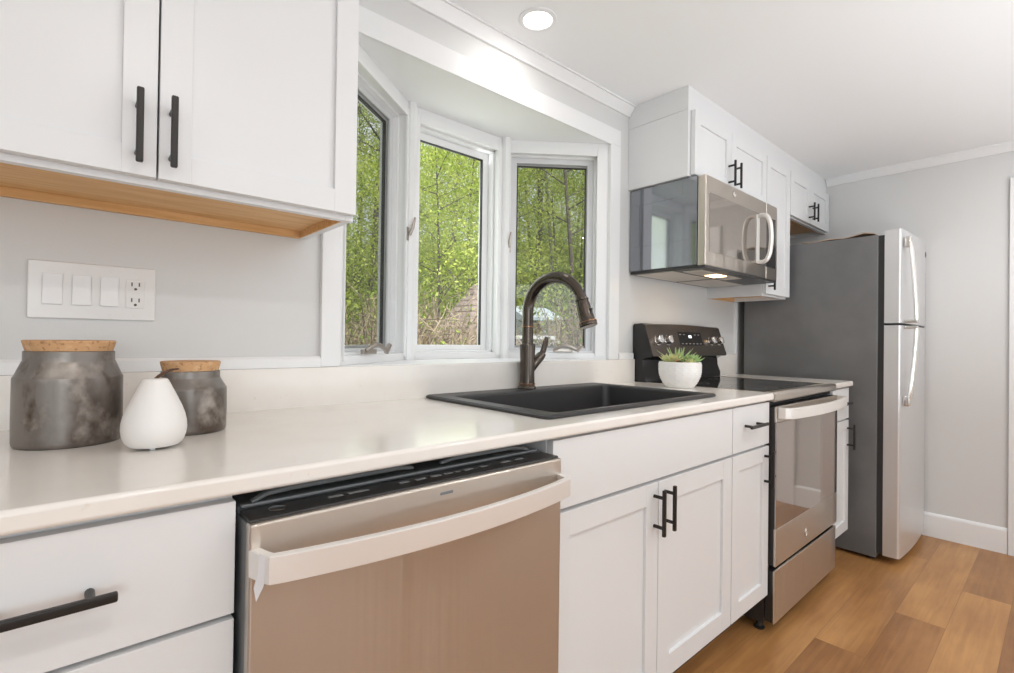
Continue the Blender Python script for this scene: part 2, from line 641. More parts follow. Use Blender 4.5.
# baseboards
bp = [(0, 0), (-.014, 0), (-.014, .118), (-.010, .128), (-.004, .134), (0, .136)]
m = MB(); m.prism([(XE+y, z) for y, z in bp], -1.160, -.02, 'y')
struct(m.build('baseboard_end', M['trim']))
m = MB(); m.prism([(YR-y, z) for y, z in bp], XL, XE, 'x')
struct(m.build('baseboard_rear', M['trim']))

# door in the end wall (its casing begins at the right edge of the photo)
d = MB(); d.box(XE-.022, XE+.0, -2.05, -1.255, .004, 1.915, .002)
for z0, z1 in ((.12, .78), (.90, 1.80)):
    for y0, y1 in ((-1.96, -1.70), (-1.60, -1.34)):
        d.box(XE-.027, XE-.020, y0, y1, z0, z1, .004)
door = struct(d.build('door_1', M['trim']))
m = MB()
m.box(XE-.020, XE, -1.255, -1.162, 0, 2.008, .003)
m.box(XE-.020, XE, -2.143, -2.05, 0, 2.008, .003)
m.box(XE-.020, XE, -2.05, -1.255, 1.915, 2.008, .003)
m.build('casing', M['trim'], door)
m = MB(); m.cyl((XE-.022, -1.99, .95), (XE-.06, -1.99, .95), .012); m.lathe([(0, -.028), (.02, -.02), (.028, 0), (.02, .02), (0, .028)], XE-.07, -1.99, 20, .95)
m.build('door_knob', M['hardware'], door)

# rear and left windows behind the camera, made up for the fill lights
def plain_window(name, axis, a0, a1, z0, z1, at, sgn):
    def bx(mb, p0, p1, d0, d1, q0, q1, b=.002):
        if axis == 'x':
            mb.box(p0, p1, at+sgn*d0, at+sgn*d1, q0, q1, b)
        else:
            mb.box(at+sgn*d0, at+sgn*d1, p0, p1, q0, q1, b)
    f = MB()
    for (p0, p1, q0, q1) in ((a0-.08, a0, z0-.08, z1+.08), (a1, a1+.08, z0-.08, z1+.08), (a0, a1, z0-.08, z0), (a0, a1, z1, z1+.08)):
        bx(f, p0, p1, 0, .02, q0, q1)
    for k in (1, 2):
        c = a0 + (a1-a0)*k/3
        bx(f, c-.03, c+.03, 0, .03, z0, z1)
    o = struct(f.build(name, M['trim']))
    p = MB(); bx(p, a0, a1, .002, .006, z0, z1, 0)
    p.build('pane', M['blackgloss'], o)
    return o


plain_window('added_window_4', 'x', -1.8, .8, .72, 1.98, YR, 1)
plain_window('added_window_5', 'y', -3.4, -1.8, .72, 1.98, XL, 1)

# rear doors: a brown one added for streaks in steel reflections, a white one
for nm, x0, x1, mm in (('added_door_2', 2.75, 3.50, 'doorwood'), ('door_3', 1.15, 1.9, 'trim')):
    d = MB(); d.box(x0, x1, YR+.001, YR+.03, .004, 2.0, .002)
    for z0, z1 in ((.15, .85), (1.0, 1.85)):
        d.box(x0+.10, x1-.10, YR+.028, YR+.036, z0, z1, .004)
    o = struct(d.build(nm, M[mm]))
    m = MB()
    m.box(x0-.09, x0, YR, YR+.02, 0, 2.09, .002); m.box(x1, x1+.09, YR, YR+.02, 0, 2.09, .002); m.box(x0, x1, YR, YR+.02, 2.0, 2.09, .002)
    m.build('casing', M['trim'], o)

# ------------------------------------------------------------------ bay window
PA, PB, PC, PD = Vector((WX0, 0, 0)), Vector((.969, .281, 0)), Vector((1.445, .281, 0)), Vector((WX1, 0, 0))
# seat and soffit boards of the bay, and the knee wall outside under it
m = MB()
m.prism([(WX0, -.004), (WX1, -.004), (1.93, .10), (1.52, .42), (.89, .42), (.47, .10)][:], WZ0-.03, WZ0, 'z')
struct(m.build('trim_7', M['trim']))
m = MB()
m.prism([(WX0, 0.001), (WX1, 0.001), (1.93, .101), (1.52, .42), (.89, .42), (.47, .101)], WZ1, WZ1+.10, 'z')
struct(m.build('trim_8', M['ceil']))
m = MB()
m.prism([(.47, .101), (1.93, .101), (1.50, .40), (.91, .40)], -.5, WZ0-.031, 'z')
struct(m.build('wall_bay', M['shed']))


def casement(name, P, Q, screen, crank_s=None, ml=.034, mr=.034):
    t = (Q-P)
    Ln = t.length
    t.normalize()
    n = Vector((-t.y, t.x, 0))          # outwards
    if n.y < 0:
        n = -n
    Z = Vector((0, 0, 1))

    def B(mb, s0, s1, d0, d1, z0, z1, b=.0015):
        mb.obox(P + t*s0 + n*d0 + Z*z0, t*(s1-s0), n*(d1-d0), Z*(z1-z0), b)
    z0, z1 = WZ0, WZ1
    f = MB()
    B(f, 0.0, ml, .0, .10, z0, z1)
    B(f, Ln-mr, Ln, .0, .10, z0, z1)
    B(f, ml, Ln-mr, .0, .10, z0, z0+.026)
    B(f, ml, Ln-mr, .0, .10, z1-.052, z1)
    # stops stepping in
    B(f, ml, ml+.010, .030, .10, z0+.026, z1-.052)
    B(f, Ln-mr-.010, Ln-mr, .030, .10, z0+.026, z1-.052)
    B(f, ml, Ln-mr, .030, .10, z1-.062, z1-.052)
    B(f, ml, Ln-mr, .030, .10, z0+.026, z0+.034)
    B(f, .012, ml+.006, -.006, .004, z0+.012, z1-.03)
    B(f, Ln-mr-.006, Ln-.012, -.006, .004, z0+.012, z1-.03)
    B(f, ml+.0065, Ln-mr-.0065, -.0055, .004, z1-.058, z1-.03)
    o = struct(f.build(name, M['trim']))
    a0, a1 = ml+.010, Ln-mr-.010
    b0, b1 = z0+.034, z1-.062
    s = MB(); w_ = .030
    B(s, a0, a0+w_, .062, .088, b0, b1)
    B(s, a1-w_, a1, .062, .088, b0, b1)
    B(s, a0+w_, a1-w_, .062, .088, b0, b0+.022)
    B(s, a0+w_, a1-w_, .062, .088, b1-w_, b1)
    s.build('sash', M['trim'], o)
    g = MB()
    B(g, a0+w_, a0+w_+.004, .064, .076, b0+.022, b1-w_, 0)
    B(g, a1-w_-.004, a1-w_, .064, .076, b0+.022, b1-w_, 0)
    B(g, a0+w_+.004, a1-w_-.004, .064, .076, b1-w_-.004, b1-w_, 0)
    g.build('gasket', M['gasket'], o)
    p = MB(); B(p, a0+w_, a1-w_, .068, .072, b0+.022, b1-w_, 0)
    p.build('pane', M['pane'], o)
    if screen:
        q = MB()
        sw = .027
        B(q, a0, a0+sw, .049, .0605, b0, b1, .001)
        B(q, a1-sw, a1, .049, .0605, b0, b1, .001)
        B(q, a0+sw, a1-sw, .049, .0605, b0, b0+.012, .001)
        B(q, a0+sw, a1-sw, .049, .0605, b1-.022, b1, .001)
        so = q.build('insect_screen', M['winmetal'], o)
        q = MB(); q.quad(P+t*(a0+.014)+n*.055+Z*(b0+.01), P+t*(a1-.014)+n*.055+Z*(b0+.01),
                         P+t*(a1-.014)+n*.055+Z*(b1-.014), P+t*(a0+.014)+n*.055+Z*(b1-.014))
        q.build('mesh', M['mesh'], so)
    if crank_s is not None:
        c = P + t*crank_s - n*.006 + Z*(z0+.040)
        k = MB()
        k.obox(c - t*.045 - Z*.012 - n*.006, t*.085, n*.014, Z*.017, .003)
        k.tube([c - t*.042 + Z*.000 - n*.010, c - t*.006 - n*.026 + Z*.021, c + t*.026 - n*.028 + Z*.014, c + t*.060 - n*.030 - Z*.002], .0055, 8, ry=.008)
        k.tube([c + t*.052 - n*.032 - Z*.006, c + t*.076 - n*.032 + Z*.018], .0085, 8)
        k.build('crank_handle', M['hardware'], o)
    return o, t, n, Ln


w1, t1, n1, L1 = casement('window_1', PA, PB, True, .165, .010, .034)
w2, t2, n2, L2 = casement('window_2', PB, PC, False)
w3, t3, n3, L3 = casement('window_3', PC, PD, True, .27, .020, .046)
# corner mullions
for nm, X in (('trim_9', PB), ('trim_10', PC)):
    m = MB(); m.cyl((X.x, X.y-.008, WZ0), (X.x, X.y-.008, WZ1), .021, n=8)
    struct(m.build(nm, M['trim']))


def sash_lock(P, t, n, s, z, parent):
    c = P + t*s - n*.007 + Vector((0, 0, z))
    k = MB()
    k.obox(c - t*.008 - Vector((0, 0, .030)) - n*.004, t*.016, n*.010, Vector((0, 0, .05)), .002)
    k.tube([c - n*.008 - Vector((0, 0, .01)), c - n*.020 + Vector((0, 0, .016)), c - n*.026 + Vector((0, 0, .055)) + t*.006], [.006, .006, .004], 8)
    k.build('sash_lock', M['hardware'], parent)


sash_lock(PA, t1, n1, L1-.028, 1.50, w1)
sash_lock(PC, t3, n3, .022, 1.52, w3)

# ------------------------------------------------------------------ ceiling lights
for i, (lx, ly) in enumerate(LAMPS):
    lab = ('round white recessed ceiling light close to the window wall above the sink' if i == 0 else
           'round white recessed ceiling light over the kitchen walkway')
    t = thing('recessed_light', lab, 'ceiling light', (lx, ly, CEIL), None if i == 0 else 'recessed lights in the ceiling')
    m = MB(); m.lathe([(.048, -.001), (.050, -.006), (.058, -.007), (.064, -.004), (.065, 0)], lx, ly, 40, CEIL)
    m.build('trim_ring', M['trim'], t)
    m = MB(); m.lathe([(0, -.0045), (.046, -.0045), (.049, -.002)], lx, ly, 40, CEIL)
    m.build('lens', M['lampglow'], t)
    area('lamp_light', (lx, ly, CEIL-.012), (lx, ly, 0), .09, .09, 0.7 if i == 0 else 3.0, (1, .97, .93), 'DISK')

# ------------------------------------------------------------------ wall cabinet, left
YU = -.315
c = thing('wall_cabinet', 'large white shaker wall cabinet above the switch plate, left of the window', 'cabinet', (.12, -.15, 1.367))
m = MB()
x0, x1 = -.252, .487
m.box(x0, x0+.018, -.294, -.001, 1.368, 2.10, .001)
m.box(x1-.018, x1, -.294, -.001, 1.368, 2.10, .001)
m.box(x0+.018, x1-.018, -.294, -.276, 1.368, 1.40, .001)
m.box(x0+.018, x1-.018, -.294, -.276, 2.05, 2.10, .001)
m.box(x0, x1, -.294, -.001, 2.10, CEIL-.001)
m.build('carcass', M['cab'], c)
m = MB()
m.box(x0+.019, x1-.019, -.275, -.002, 1.386, 1.402)
m.box(x0+.019, x1-.019, -.016, -.002, 1.3685, 1.386)
m.box(x1-.0215, x1-.0185, -.275, -.017, 1.3683, 1.386)
m.box(x0+.019, x1-.022, -.2755, -.2725, 1.3683, 1.386)
m.build('underside', M['wood'], c)['label'] = 'bare honey-coloured wood underside'
d = shaker(.1205, .4845, 1.379, 2.095, YU, rail=.049).build('door', M['cab'], c)
pull_v(.1388, 1.3945, 1.518, YU, d)
d = shaker(-.2465, .1175, 1.379, 2.095, YU, rail=.049).build('door', M['cab'], c)
pull_v(.0905, 1.3925, 1.517, YU, d)

# ------------------------------------------------------------------ switch plate
t = thing('switch_plate', 'white four-gang plate with three rocker switches and an outlet', 'wall switch', (.05, 0, 1.194))
m = MB(); m.box(-.0545, .1545, -.0062, 0, 1.1365, 1.2530, .003, 3)
m.build('plate', M['plate'], t)
for k, xc in enumerate((-.0172, .0282, .0735)):
    m = MB(); m.prism([(-.0063, 1.1655), (-.0105, 1.1655), (-.0078, 1.197), (-.0068, 1.2275), (-.0063, 1.2275)], xc-.0155, xc+.0155, 'x', .0008)
    m.build('rocker', M['trim'], t)
m = MB(); m.box(.1015, .1345, -.0085, -.006, 1.1635, 1.2255, .001)
oo = m.build('outlet', M['plate'], t)
for zc in (1.2115, 1.1770):
    for dx in (-.0065, .0065):
        m = MB(); m.box(.118+dx-.0012, .118+dx+.0012, -.0088, -.0084, zc, zc+.0085)
        m.build('slot', M['plateslot'], oo)
    m = MB(); m.cyl((.118, -.0084, zc-.006), (.118, -.0088, zc-.006), .0028, n=12)
    m.build('slot', M['plateslot'], oo)
m = MB(); m.box(.1115, .1245, -.0092, -.0084, 1.1935, 1.1985, .0005)
m.build('test_button', M['plate'], oo)
for xc in (-.0172, .0282, .0755, .118):
    for z in (1.2415, 1.1485):
        m = MB(); m.cyl((xc, -.0060, z), (xc, -.0072, z), .0030, n=12)
        m.build('screw', M['plate'], t)

# ------------------------------------------------------------------ counters and splash
ZC, ZT = .8915, .919


def slab_with_hole(x0, x1, y0, y1, z0, z1, hole=None, r=.007):
    m = MB()
    bm = m.bm
    if hole is None:
        m.box(x0, x1, y0, y1, z0, z1, r, 3)
        return m
    hx0, hx1, hy0, hy1 = hole
    O = [(x0, y0), (x1, y0), (x1, y1), (x0, y1)]
    I = [(hx0, hy0), (hx1, hy0), (hx1, hy1), (hx0, hy1)]
    ot = [bm.verts.new((*p, z1)) for p in O]; ob = [bm.verts.new((*p, z0)) for p in O]
    it = [bm.verts.new((*p, z1)) for p in I]; ib = [bm.verts.new((*p, z0)) for p in I]
    for i in range(4):
        j = (i+1) % 4
        bm.faces.new((ot[i], ot[j], it[j], it[i]))
        bm.faces.new((ob[j], ob[i], ib[i], ib[j]))
        bm.faces.new((ob[i], ob[j], ot[j], ot[i]))
        bm.faces.new((it[i], it[j], ib[j], ib[i]))
    bm.edges.ensure_lookup_table()
    es = [e for e in bm.edges if (all(v in ot for v in e.verts) or all(v in ob for v in e.verts) or
                                  (e.verts[0] in ot and e.verts[1] in ob) or (e.verts[0] in ob and e.verts[1] in ot))
          and not (all(v.co.y > y1-.001 for v in e.verts))]
    bmesh.ops.bevel(bm, geom=es, offset=r, segments=3, profile=.5, affect='EDGES')
    return m


slab_with_hole(-.80, 2.009, -.6355, -.0205, ZC, ZT, (.872, 1.682, -.549, -.048)).build('countertop', M['quartz'])
tag(bpy.data.objects['countertop'], 'long off-white quartz countertop running from the jars past the sink', 'countertop')
o = slab_with_hole(2.765, 3.050, -.6355, -.0205, ZC, ZT).build('countertop', M['quartz'])
tag(o, 'short piece of off-white countertop between the stove and the refrigerator', 'countertop')
m = MB(); m.box(-.80, 2.009, -.020, 0, ZC, 1.0240, .0015)
tag(m.build('backsplash', M['quartz']), 'low quartz backsplash strip behind the sink and jars', 'backsplash')
m = MB(); m.box(2.766, 3.088, -.020, 0, ZC, 1.040, .0015)
tag(m.build('backsplash', M['quartz']), 'low quartz backsplash strip right of the stove', 'backsplash')

# ------------------------------------------------------------------ base cabinets
YB = -.6205


def carcass(x0, x1, parent, ztop=.8905, zb=.150, yfr=-.600, kick=True):
    m = MB(); tk = .018
    m.box(x0, x0+tk, yfr, -.022, zb, ztop, .0008)
    m.box(x1-tk, x1, yfr, -.022, zb, ztop, .0008)
    m.box(x0+tk, x1-tk, yfr+.02, -.022, zb, zb+.018)
    m.box(x0+tk, x1-tk, -.034, -.022, zb, ztop-.02)
    m.box(x0+tk, x1-tk, yfr, yfr+.019, ztop-.04, ztop, .0008)
    m.box(x0+tk, x1-tk, yfr, yfr+.019, zb, zb+.03, .0008)
    m.box(x0+tk, x1-tk, yfr+.0003, yfr+.018, .700, .742, .0008)
    m.build('carcass', M['cab'], parent)
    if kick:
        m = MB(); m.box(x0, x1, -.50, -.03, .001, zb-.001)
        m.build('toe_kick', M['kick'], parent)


def slabfront(x0, x1, z0, z1, parent, name='drawer'):
    m = MB(); m.box(x0, x1, YB, YB+.02, z0, z1, .0016)
    return m.build(name, M['cab'], parent)


# left drawers (two stacks, the second continues out of the frame)
for x0, lab in ((-.2045, 'white base cabinet with black-handled drawers at the left end of the counter'),
                (-.5945, 'white drawer base cabinet beyond the left edge of the photo')):
    c = thing('base_cabinet', lab, 'cabinet', (x0+.19, -.3, 0))
    carcass(x0, x0+.384, c)
    for k, (z0, z1) in enumerate(((.729, .881), (.445, .722), (.158, .438))):
        dd = slabfront(x0+.002, x0+.384, z0, z1, c)
        if k == 0:
            pull_h(x0+.130, x0+.256, .8065, YB, dd)
        else:
            # five-piece lower drawer fronts
            m = MB()
            xx0, xx1 = x0+.002, x0+.384
            pull_h(x0+.130, x0+.256, (z0+z1)/2, YB, dd)

# sink base
c = thing('base_cabinet', 'white two-door sink cabinet between dishwasher and the narrow drawer cabinet', 'cabinet', (1.25, -.3, 0))
carcass(.807, 1.693, c)
slabfront(.809, 1.691, .728, .884, c, 'false_front')
d = shaker(.809, 1.2365, .156, .719, YB, rail=.058).build('door', M['cab'], c)
pull_v(1.2150, .581, .706, YB, d)
d = shaker(1.2395, 1.691, .156, .719, YB, rail=.062).build('door', M['cab'], c)
pull_v(1.2685, .5845, .709, YB, d)
# narrow base
c = thing('base_cabinet', 'narrow white base cabinet with one drawer and one door, left of the stove', 'cabinet', (1.85, -.3, 0))
carcass(1.6945, 2.006, c)
d = slabfront(1.6965, 2.003, .728, .884, c)
pull_h(1.766, 1.912, .8150, YB, d)
d = shaker(1.6965, 2.003, .156, .719, YB, rail=.056).build('door', M['cab'], c)
pull_v(1.962, .571, .708, YB, d)
# right of the range
c = thing('base_cabinet', 'narrow white base cabinet squeezed between the stove and refrigerator', 'cabinet', (2.9, -.3, 0))
carcass(2.768, 3.036, c)
d = slabfront(2.771, 3.034, .728, .884, c)
pull_h(2.84, 2.965, .812, YB, d)
d = shaker(2.771, 3.034, .156, .719, YB, rail=.052).build('door', M['cab'], c)
pull_v(3.008, .571, .700, YB, d)

# ------------------------------------------------------------------ dishwasher
DX0, DX1 = .1865, .7935
t = thing('dishwasher', 'stainless steel dishwasher with bowed bar handle under the counter', 'dishwasher', (.487, -.35, 0))
m = MB(); m.box(DX0+.003, DX1-.003, -.585, -.04, .10, .862, .002); m.build('tub', M['greyplastic'], t)
m = MB(); m.box(DX0+.006, DX1-.006, -.56, -.04, .002, .098); m.build('kick_plate', M['blackplastic'], t)
m = MB()
m.box(DX0, DX1, -.660, -.640, .105, .8565, .004, 3)
m.mi = 1
m.box(DX0+.001, DX1-.001, -.641, -.590, .105, .853, .002)
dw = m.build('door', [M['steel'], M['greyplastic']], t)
m = MB(); m.box(DX0+.002, DX1-.002, -.652, -.600, .8532, .8605, .002); cpn = m.build('control_panel', M['blackplastic'], t)
# touch marks along the top
for xc, wd in ((.318, .022), (.345, .014), (.362, .020), (.437, .018), (.470, .02), (.502, .02), (.532, .024), (.545, .016), (.575, .02), (.612, .016), (.668, .022), (.705, .02)):
    m = MB(); m.box(xc-wd/2, xc+wd/2, -.626, -.618, .8604, .8609)
    m.build('touch_mark', M['ring'], cpn)
m = MB(); m.lathe([(0, .0008), (.011, .0008), (.0125, 0)], .2325, -.622, 24, .8604)
m.build('power_button', M['steel_b'], cpn)
# tub flange and its two long gasket covers
m = MB(); m.box(DX0+.004, DX1-.012, -.600, -.586, .862, .867, .002)
m.tube([(.205, -.594, .868), (.225, -.594, .877), (.26, -.594, .880), (.44, -.594, .880), (.47, -.594, .875)], [.006, .009, .010, .009, .004], 10, ry=[.003, .004, .005, .005, .003])
m.tube([(.53, -.594, .874), (.56, -.594, .880), (.70, -.594, .880), (.73, -.594, .876), (.755, -.594, .869)], [.004, .009, .010, .009, .004], 10, ry=[.003, .005, .005, .004, .003])
m.build('tub_flange', M['greyplastic'], t)
# handle
pts = [(DX0+.006, -.655, .806), (DX0+.0125, -.680, .806), (DX0+.018, -.693, .806)]
for k in range(0, 25):
    s_ = -1+2*k/24
    pts.append((.487+s_*.268, -.697-.028*(1-s_*s_), .806))
pts += [(DX1-.018, -.693, .806), (DX1-.0125, -.680, .806), (DX1-.006, -.655, .806)]
m = MB(); m.strap(pts, .0185, .006)
hd = m.build('handle', M['handle'], dw, angle=22)
m = MB()
fx = DX0+.006
m.quad((fx, -.683, .826), (fx+.006, -.692, .822), (fx+.004, -.690, .786), (fx-.001, -.679, .790))
m.quad((fx, -.683, .808), (fx+.004, -.690, .786), (fx-.002, -.680, .764), (fx-.004, -.675, .780))
m.build('protective_film', M['film'], hd)
m = MB(); m.box(.486, .512, -.6612, -.6598, .838, .8425, .0004); m.build('badge', M['greyplastic'], dw)

# ------------------------------------------------------------------ sink and faucet
SX0, SX1, SY0, SY1 = .850, 1.696, -.566, -.026
t = thing('sink', 'black composite drop-in sink set into the quartz counter', 'sink', (1.28, -.3, .919))
m = MB()
bm = m.bm


def rring(x0, x1, y0, y1, z, r, n=5):
    vs = []
    for cx, cy, a0 in ((x1-r, y1-r, 0), (x0+r, y1-r, PI/2), (x0+r, y0+r, PI), (x1-r, y0+r, 1.5*PI)):
        for k in range(n+1):
            a = a0 + PI/2*k/n
            vs.append(bm.verts.new((cx+r*math.cos(a), cy+r*math.sin(a), z)))
    return vs


rings = [rring(SX0+.004, SX1-.004, SY0+.004, SY1-.004, .9192, .016),
         rring(SX0, SX1, SY0, SY1, .9215, .018),
         rring(SX0, SX1, SY0, SY1, .9262, .018),
         rring(SX0+.005, SX1-.005, SY0+.005, SY1-.005, .9300, .016),
         rring(.897, 1.676, -.546, -.101, .9300, .020),
         rring(.903, 1.670, -.540, -.107, .9265, .022),
         rring(.906, 1.667, -.537, -.110, .918, .025),
         rring(.918, 1.655, -.525, -.122, .735, .040),
         rring(.940, 1.633, -.503, -.144, .708, .045),
         rring(1.22, 1.34, -.38, -.27, .702, .05),
         rring(1.215, 1.345, -.385, -.265, .694, .05),
         rring(.930, 1.645, -.513, -.134, .700, .045),
         rring(.910, 1.663, -.533, -.114, .73, .040),
         rring(.896, 1.676, -.545, -.102, .917, .020)]
for a, b in zip(rings, rings[1:] + rings[:1]):
    n_ = len(a)
    for k in range(n_):
        if rings.index(a) == 9:
            pass
        bm.faces.new((a[k], a[(k+1) % n_], b[(k+1) % n_], b[k]))
m.build('basin', M['sink'], t)
m = MB(); m.lathe([(0, .004), (.03, .004), (.045, .008), (.058, .010), (.058, .002), (.03, -.005), (0, -.005)], 1.28, -.325, 32, .697)
m.build('drain', M['chrome'], t)

FX, FY = 1.266, -.062
t = thing('faucet', 'dark bronze gooseneck pull-down faucet behind the black sink', 'faucet', (FX, FY, .930))
m = MB()
m.lathe([(0, 0), (.033, 0), (.034, .003), (.032, .008), (.029, .011), (.0275, .014), (.0265, .06), (.027, .10), (.0285, .152), (.0285, .160), (.026, .163), (.0, .163)], FX, FY, 40, .9303)
m.build('base', M['bronze'], t)
m = MB(); m.lathe([(.0288, .014), (.0305, .0165), (.0288, .019)], FX, FY, 40, .9303)
m.build('base_ring', M['copper'], t)
pts = [(FX, FY, 1.092), (FX, FY, 1.15), (FX, FY, 1.21)]
RA = .116
SDX, SDY = .139, .990
for k in range(1, 21):
    a = math.radians(162)*k/20
    q_ = RA - RA*math.cos(a)
    pts.append((FX + q_*SDX, FY - q_*SDY, 1.21 + RA*math.sin(a)))
m = MB(); m.tube(pts, [.0205]*3 + [.0205]*14 + [.0195, .0185, .018, .0175, .017, .017], 20)
m.build('spout', M['bronze'], t)
m = MB()
m.lathe([(.0206, -.003), (.0225, -.002), (.0225, .002), (.0206, .003)], FX, FY, 32, 1.155)
m.build('spout_ring', M['copper'], t)
e = Vector(pts[-1])
a = math.radians(162)
dv = Vector((SDX*math.sin(a), -SDY*math.sin(a), math.cos(a))).normalized()
m = MB()
prof = [(-.012, .019), (0, .0205), (.002, .0235), (.006, .0235), (.008, .0215), (.016, .0225), (.020, .0235), (.060, .0255), (.078, .0270), (.082, .0300), (.094, .0305), (.097, .0285)]
m.tube([e + dv*p for p, r in prof], [r for p, r in prof], 28)
sh = m.build('spray_head', M['bronze'], t)
m = MB(); m.tube([e + dv*.081, e + dv*.084], [.0312, .0312], 28)
m.build('head_ring', M['copper'], sh)
m = MB(); m.box(e.x+dv.x*.045-.005, e.x+dv.x*.045+.005, e.y+dv.y*.045-.030, e.y+dv.y*.045-.022, e.z+dv.z*.045-.014, e.z+dv.z*.045+.012, .002)
m.build('spray_button', M['blackplastic'], sh)
m = MB()
m.tube([(FX+.018, FY, 1.005), (FX+.040, FY, 1.025), (FX+.066, FY-.002, 1.047), (FX+.078, FY-.003, 1.056)], [.019, .0185, .0175, .013], 20)
m.tube([(FX+.066, FY-.003, 1.050), (FX+.078, FY-.004, 1.066), (FX+.088, FY-.005, 1.095), (FX+.094, FY-.006, 1.118)], [.007, .008, .0075, .0055], 12, ry=[.010, .012, .012, .009])
m.build('lever', M['bronze'], t)

# ------------------------------------------------------------------ jars, diffuser, potted plant
def jar(x, y, r, rl, zt, zs, zn, zl, ztop, lab):
    t = thing('lidded_jar', lab, 'jar', (x, y, ZT), None)
    H = lambda z: z - ZT
    m = MB()
    m.lathe([(0, .0005), (r*.95, .0005), (r*.985, .003), (r, .008), (r*1.005, H(zs)*.5), (r, H(zs)-.003), (r*.985, H(zs)),
             (r*.97, H(zs)+.001), (rl*1.03, H(zn)-.002), (rl*1.01, H(zn)), (rl*1.01, H(zl)-.001), (rl*.97, H(zl)), (rl*.93, H(zl)-.004), (0, H(zl)-.004)], x, y, 64, ZT)
    m.build('body', M['patina'], t)
    m = MB()
    m.lathe([(0, H(zl)-.003), (rl*.95, H(zl)-.003), (rl*.96, H(zl)), (rl*1.035, H(ztop)-.003), (rl*1.02, H(ztop)-.0005), (rl*.99, H(ztop)), (0, H(ztop))], x, y, 64, ZT)
    m.build('lid', M['cork'], t)


jar(.0105, -.2275, .0729, .0600, 0, 1.034, 1.060, 1.0765, 1.0945, 'larger dark metal jar with cork lid, leftmost on the counter')
jar(.1887, -.2297, .0620, .0490, 0, 1.0045, 1.0245, 1.0375, 1.0555, 'smaller dark metal jar with cork lid, behind the white pear-shaped vase')

VX, VY = .1159, -.3657
t = thing('pear_vase', 'small white pear-shaped ceramic vase between the two metal jars', 'vase', (VX, VY, ZT))
k = .0459
m = MB()
prof = [(0, .0035), (.60*k, .0035), (.76*k, .005), (.88*k, .011), (.965*k, .021), (1.0*k, .032), (.985*k, .043), (.93*k, .055), (.83*k, .068), (.70*k, .082), (.57*k, .095), (.47*k, .105), (.41*k, .111), (.37*k, .1135), (.30*k, .1145), (0, .1145)]
m.lathe(prof, VX, VY, 64, ZT)
m.build('body', M['ceramic'], t)
for a in (.3, 2.4, 4.5):
    m = MB()
    m.cyl((VX+.022*math.cos(a), VY+.022*math.sin(a), ZT+.0002), (VX+.022*math.cos(a), VY+.022*math.sin(a), ZT+.0045), .004, n=12)
    m.build('foot', M['film'], t)
m = MB()
m.tube([(VX, VY, ZT+.1135), (VX+.006, VY+.006, ZT+.118), (VX+.016, VY+.020, ZT+.123), (VX+.027, VY+.032, ZT+.1265), (VX+.036, VY+.040, ZT+.127)], [.003, .0045, .005, .005, .004], 8, ry=.0018)
m.build('strap', M['leather'], t)['label'] = 'short brown leather stem'

PX, PY = 1.922, -.297
t = thing('potted_plant', 'green succulent in a textured white pot right of the sink', 'plant', (PX, PY, ZT))
m = MB()
R0 = .084
nseg, rows = 72, 34
prof = []
for i in range(rows+1):
    h = i/rows
    z = h*.104
    r = R0*(.66 + .34*math.sin(min(1.0, h*1.45+.02)*PI/2)**1.0) if h < .7 else R0*(1.0)
    prof.append((r, z))
rg = []
for i, (r, z) in enumerate(prof):
    row = []
    for q in range(nseg):
        a = 2*PI*q/nseg
        bump = 0
        if 4 < i < rows-2:
            zz = (z-.012)/.0095
            bump = .0034*max(0, math.sin(PI*zz)**2)*max(0, math.cos(a*36/2 + (int(zz) % 2)*PI/2))**2
        row.append(m.bm.verts.new((PX+(r+bump)*math.cos(a), PY+(r+bump)*math.sin(a), ZT+.0005+z)))
    rg.append(row)
for r_, z in ((R0*.965, .1055), (R0*.93, .104), (R0*.92, .085)):
    rg.append([m.bm.verts.new((PX+r_*math.cos(2*PI*q/nseg), PY+r_*math.sin(2*PI*q/nseg), ZT+.0005+z)) for q in range(nseg)])
for a_, b_ in zip(rg, rg[1:]):
    for q in range(nseg):
        m.bm.faces.new((a_[q], a_[(q+1) % nseg], b_[(q+1) % nseg], b_[q]))
m.bm.faces.new(rg[0][::-1])
m.build('pot', M['ceramic'], t, angle=60)
m = MB(); m.lathe([(0, .094), (R0*.92, .090)], PX, PY, 40, ZT)
m.build('soil', M['soil'], t)


def leafblade(m, base, direc, length, width, thick, curl=.25):
    d = Vector(direc).normalized()
    side = d.cross(Vector((0, 0, 1)))
    if side.length < .05:
        side = Vector((1, 0, 0))
    side.normalize()
    upv = side.cross(d).normalized()
    pts, ra, rb = [], [], []
    for k in range(7):
        s_ = k/6
        pts.append(Vector(base) + d*(length*s_) + upv*(curl*length*s_*s_))
        wv = math.sin(PI*(.12+.88*s_)**.75)*.9 + .1*(1-s_)
        ra.append(max(width*wv, .0006))
        rb.append(max(thick*wv, .0005))
    m.tube(pts, ra, 8, ry=rb)


def rosette(cx, cy, cz, n, ln, wd, material, name, spread=1.0):
    m = MB()
    for i in range(n):
        f = i/n
        a = i*2.39996
        el = math.radians(15 + 70*(1-f)**1.0*1.0)
        el = math.radians(18 + 62*(1-f))
        d = Vector((math.cos(a)*math.cos(el)*spread, math.sin(a)*math.cos(el)*spread, math.sin(el)))
        leafblade(m, (cx+.004*math.cos(a), cy+.004*math.sin(a), cz), d, ln*(.6+.4*f), wd*(.7+.3*f), wd*.4, .12)
    return m.build(name, material, t)


